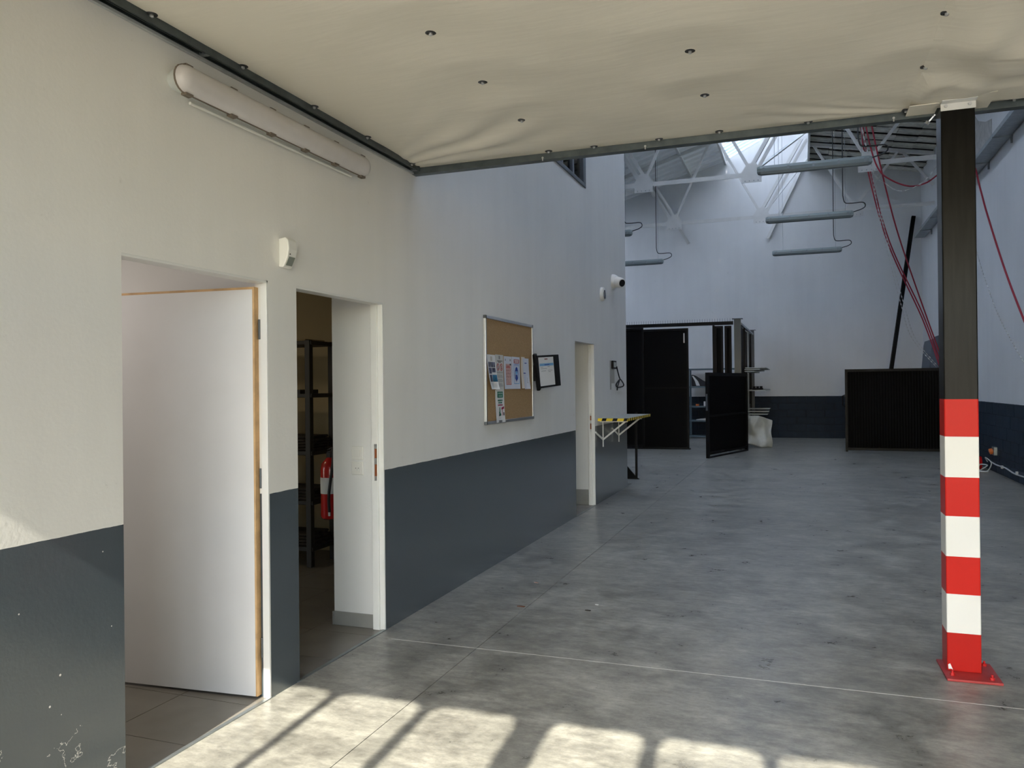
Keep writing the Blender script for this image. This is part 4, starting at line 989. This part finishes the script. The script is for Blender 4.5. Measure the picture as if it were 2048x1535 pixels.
# ------------------------------------------------------------------ hanging lights
def hang_light(x0, y, label):
    t_ = thing('hanging_light', (x0 + .73, y, 4.47), label, 'light', 'hanging tube lights'); L = 1.46; z = 4.47
    prof = [(y - .05, z), (y - .055, z + .045), (y - .035, z + .085), (y + .035, z + .085), (y + .055, z + .045), (y + .05, z)]
    build('housing', MB().rings([[(x, (p[0] - y) * s + y, (p[1] - z) * (.5 + .5 * s) + z) for p in prof] for x, s in ((x0, .7), (x0 + .04, 1), (x0 + L - .04, 1), (x0 + L, .7))]), mat('grey_green_housing', (.26, .31, .31), .4) if 'grey_green_housing' not in bpy.data.materials else bpy.data.materials['grey_green_housing'], t_)
    build('diffuser', MB().rings([[(x, y + dy * s, z - dz * s) for dy, dz in ((-.048, 0), (-.035, .03), (0, .04), (.035, .03), (.048, 0))] for x, s in ((x0 + .01, .6), (x0 + .05, 1), (x0 + L - .05, 1), (x0 + L - .01, .6))]), mat('dim_diffuser', (.16, .19, .2), .35) if 'dim_diffuser' not in bpy.data.materials else bpy.data.materials['dim_diffuser'], t_)
    for i in range(5):
        x = x0 + .09 + i * .32; build('clip', MB().box(x - .014, x + .014, y - .062, y - .05, z + .005, z + .055), M_ZINC, t_)
    for x in (x0 + .23, x0 + L - .13):
        zt = (roofR(x) - .01 if x > XE else roofL(x) - .02)
        build('suspension_wire', MB().cyl((x, y, z + .085), (x, y, zt), .003, k=6), M_ZINC, t_)
    x = x0 + L - .17; zt = (roofR(x) - .01 if x > XE else roofL(x) - .02)
    build('power_cable', MB().tube([(x, y, zt), (x, y, z + .42)] + [tuple(p) for p in smoothpts([(x, y, z + .36), (x + .03, y, z + .24), (x + .12, y, z + .215), (x + .32, y, z + .215), (x + .36, y, z + .15), (x + .30, y, z + .10), (x + .16, y, z + .06)], 5)], .009, k=6), M_CABLE, t_, smooth=True)
hang_light(1.975, 11.52, 'nearest and largest of the hanging tube lights, in front of the truss')
hang_light(1.95, 15.05, 'middle hanging tube light of the right hand row')
hang_light(1.94, 18.93, 'farthest, lowest looking tube light of the right hand row')
hang_light(-1.98, 15.25, 'hanging tube light of which only the end shows past the wall corner')
hang_light(-1.99, 19.05, 'hanging tube light at the left, half hidden by the wall corner')

# ------------------------------------------------------------------ ropes and chains
def rope(label, pts, r, m_, n=8, name='rope'):
    o = build(name, MB().tube(smoothpts(pts, n), r, k=6), m_, smooth=True); o['label'] = label; o['category'] = name.split('_')[-1]; return o
WX = XR - .05
rope('red rope of the bundle, left one, slanting down from the roof to the black panel', [(3.74, 18.5, 7.35), (3.90, 18.5, 6.1), (4.32, 18.9, 4.55), (5.03, 19.5, 2.98), (5.37, 19.5, 1.90)], .014, M_ROPER)
rope('red rope of the bundle, right one, slanting down from the roof to the black panel', [(3.79, 18.6, 7.35), (3.96, 18.6, 6.1), (4.36, 19.0, 4.6), (5.06, 19.55, 3.05), (5.41, 19.52, 1.90)], .014, M_ROPER)
rope('red rope slanting in front of the gusset plate, separate from the bundle', [(3.77, 16.4, 6.75), (3.92, 16.4, 5.85), (4.30, 17.2, 4.6), (4.83, 18.6, 3.5), (5.46, 19.5, 1.90)], .014, M_ROPER)
rope('red rope sagging in a curve from the truss to the right wall', [(3.68, 16.5, 6.75), (3.80, 16.5, 6.05), (3.95, 16.5, 5.57), (4.18, 16.5, 5.345), (4.47, 16.5, 5.215), (4.73, 16.52, 5.25), (4.93, 16.6, 5.39), (5.12, 16.6, 5.56), (5.26, 16.2, 5.52), (5.34, 15.52, 5.264), (5.34, 15.02, 4.762), (5.34, 14.49, 4.20), (5.34, 13.385, 3.176), (5.34, 12.37, 2.368), (5.34, 11.5, 1.75)], .014, M_ROPER, n=6)
def chain(label, pts, gap, ln, r):
    P_ = smoothpts(pts, 14); q = MB(); acc = 0; i = 0
    tot = [0]
    for a, b in zip(P_, P_[1:]): tot.append(tot[-1] + (b - a).length)
    def at(s):
        for k in range(len(tot) - 1):
            if tot[k + 1] >= s: return P_[k].lerp(P_[k + 1], (s - tot[k]) / max(tot[k + 1] - tot[k], 1e-6))
        return P_[-1]
    s = 0
    while s + ln < tot[-1]: q.cyl(at(s), at(s + ln), r, k=5); s += ln + gap
    # slim core so the links stay joined
    q.tube(P_, r * .25, k=4)
    o = build('link_chain', q, M_CHAIN); o['label'] = label; o['category'] = 'chain'; o['kind'] = 'stuff'; return o
chain('white chain hanging in a deep curve below the red rope', [(3.60, 16.5, 6.75), (3.72, 16.5, 6.1), (3.87, 16.5, 5.50), (4.05, 16.5, 5.31), (4.26, 16.46, 5.145), (4.47, 16.46, 5.15), (4.73, 16.5, 5.30), (4.91, 16.55, 5.53), (5.25, 16.6, 5.95), (5.62, 16.65, 6.2)], .06, .07, .014)
chain('white chain hanging down the right wall beyond the banded post', [(5.60, 16.95, 5.1), (5.60, 16.84, 4.09), (5.60, 15.84, 3.18), (5.60, 14.95, 2.55), (5.60, 13.5, 1.8), (5.60, 12.6, 1.4)], .05, .06, .010)
chain('pale chain slanting beside the red rope bundle, left strand', [(3.93, 18.5, 6.3), (3.995, 18.5, 5.91), (4.15, 18.5, 4.9), (4.36, 18.55, 3.92), (4.54, 18.7, 3.19), (4.80, 19.25, 2.52), (5.30, 19.47, 1.88)], .05, .04, .009)
chain('pale chain slanting beside the red rope bundle, right strand', [(3.97, 18.6, 6.3), (4.04, 18.6, 5.93), (4.2, 18.6, 4.94), (4.42, 18.65, 3.92), (4.61, 18.8, 3.19), (4.88, 19.3, 2.50), (5.34, 19.47, 1.88)], .05, .04, .009)
# cable tray on the right wall
ct = thing('cable_tray', (XR - .1, 17, 5.35), 'galvanised cable tray running high along the right wall', 'tray')
tmesh = MB().box(XR - .26, XR - .02, 5.5, 23.4, 5.36, 5.364).box(XR - .264, XR - .26, 5.5, 23.4, 5.36, 5.43).box(XR - .02, XR - .016, 5.5, 23.4, 5.36, 5.43)
build('tray_channel', tmesh, M_ZINC, ct)
for i in range(11):
    y = 6.2 + i * 1.6
    build('tray_bracket', MB().box(XR - .28, XR - .002, y, y + .03, 5.34, 5.36).box(XR - .03, XR - .002, y, y + .03, 5.24, 5.34), M_ZINC, ct)
build('cable_bundle', MB().tube([(XR - .18, 5.6, 5.385), (XR - .16, 14, 5.385), (XR - .18, 23.3, 5.385)], .018).tube([(XR - .1, 5.6, 5.38), (XR - .12, 14, 5.38), (XR - .1, 23.3, 5.38)], .014), M_CABLE, ct)
# low fittings on the right wall
o = build('wall_conduit', MB().box(XR - .035, XR - .015, 12.2, YB - .05, .275, .30), M_GREYP); o['label'] = 'thin painted conduit running low along the right wall'; o['category'] = 'conduit'
os_ = thing('orange_socket', (XR, 15.48, .3), 'small orange industrial socket low on the right wall', 'socket')
build('grey_back_box', MB().box(XR - .07, XR - .015, 15.40, 15.56, .30, .44), M_ZINC, os_, bevel=.005)
build('orange_cap', MB().lathe((XR - .07, 15.49, .37), (-1, 0, -.3), [(0, .05), (.05, .05), (.055, .03)], k=16), M_ORANGE, os_, label='orange socket cap')
rb = thing('red_reel', (5.46, 16.1, 0), 'red box-shaped cable reel on the floor right of the banded post', 'reel')
build('reel_case', MB().lathe((5.36, 16.1, .115), (1, 0, 0), [(0, .11), (.01, .115), (.14, .115), (.15, .11)], k=20), M_EXT, rb, smooth=True)
build('reel_foot', MB().box(5.37, 5.50, 15.99, 16.21, 0.0, .02), M_EXT, rb)
rope('pale cord clipped along the foot of the right wall', [(XR - .03, 12.6, .10), (XR - .03, 13.3, .135), (XR - .03, 14.2, .12), (XR - .03, 14.8, .15), (XR - .03, 15.4, .14), (XR - .04, 15.8, .16)], .012, M_CORD, name='white_cord')
for y, w_ in ((13.3, 'nearest'), (14.05, 'middle'), (15.0, 'farthest')):
    o = build('cord_clip', MB().box(XR - .05, XR - .015, y - .02, y + .02, .12, .17), M_CORD); o['label'] = w_ + ' of the small pale clips holding the cord on the right wall'; o['category'] = 'clip'; o['group'] = 'clips of the low wall cord'
rope('loose coil of pale cord on the floor beside the red reel', [(5.55, 15.8, .16), (5.50, 15.7, .24), (5.56, 15.55, .16), (5.50, 15.55, .02), (5.42, 15.7, .012), (5.54, 15.75, .10), (5.44, 15.85, .10), (5.40, 15.65, .02), (5.50, 15.5, .013), (5.35, 15.55, .012), (5.25, 15.7, .012)], .010, M_CORD, name='cord_coil')
# scraps on the floor
for (x, y, sz, m_, lab) in ((0.62, 5.27, .05, mat('dry_leaf', (.16, .07, .04), .8), 'curled reddish brown scrap on the concrete floor near the saw cut'), (0.52, 5.95, .03, mat('pink_dust', (.35, .22, .19), .8), 'pinkish crumb on the floor nearer the left wall'),
                            (1.13, 5.48, .022, M_PAPER, 'tiny white chip on the concrete floor right of the brown scrap'), (1.10, 5.32, .035, M_GOODS, 'dark sliver lying on the floor beside the white chip')):
    q = MB().prism([(x, y), (x + sz, y - sz * .1), (x + sz * 1.1, y + sz * .25), (x + sz * .4, y + sz * .45), (x - .1 * sz, y + sz * .2)], 'z', 0.0004, .004)
    o = build('debris_scrap', q, m_); o['label'] = lab; o['category'] = 'debris'
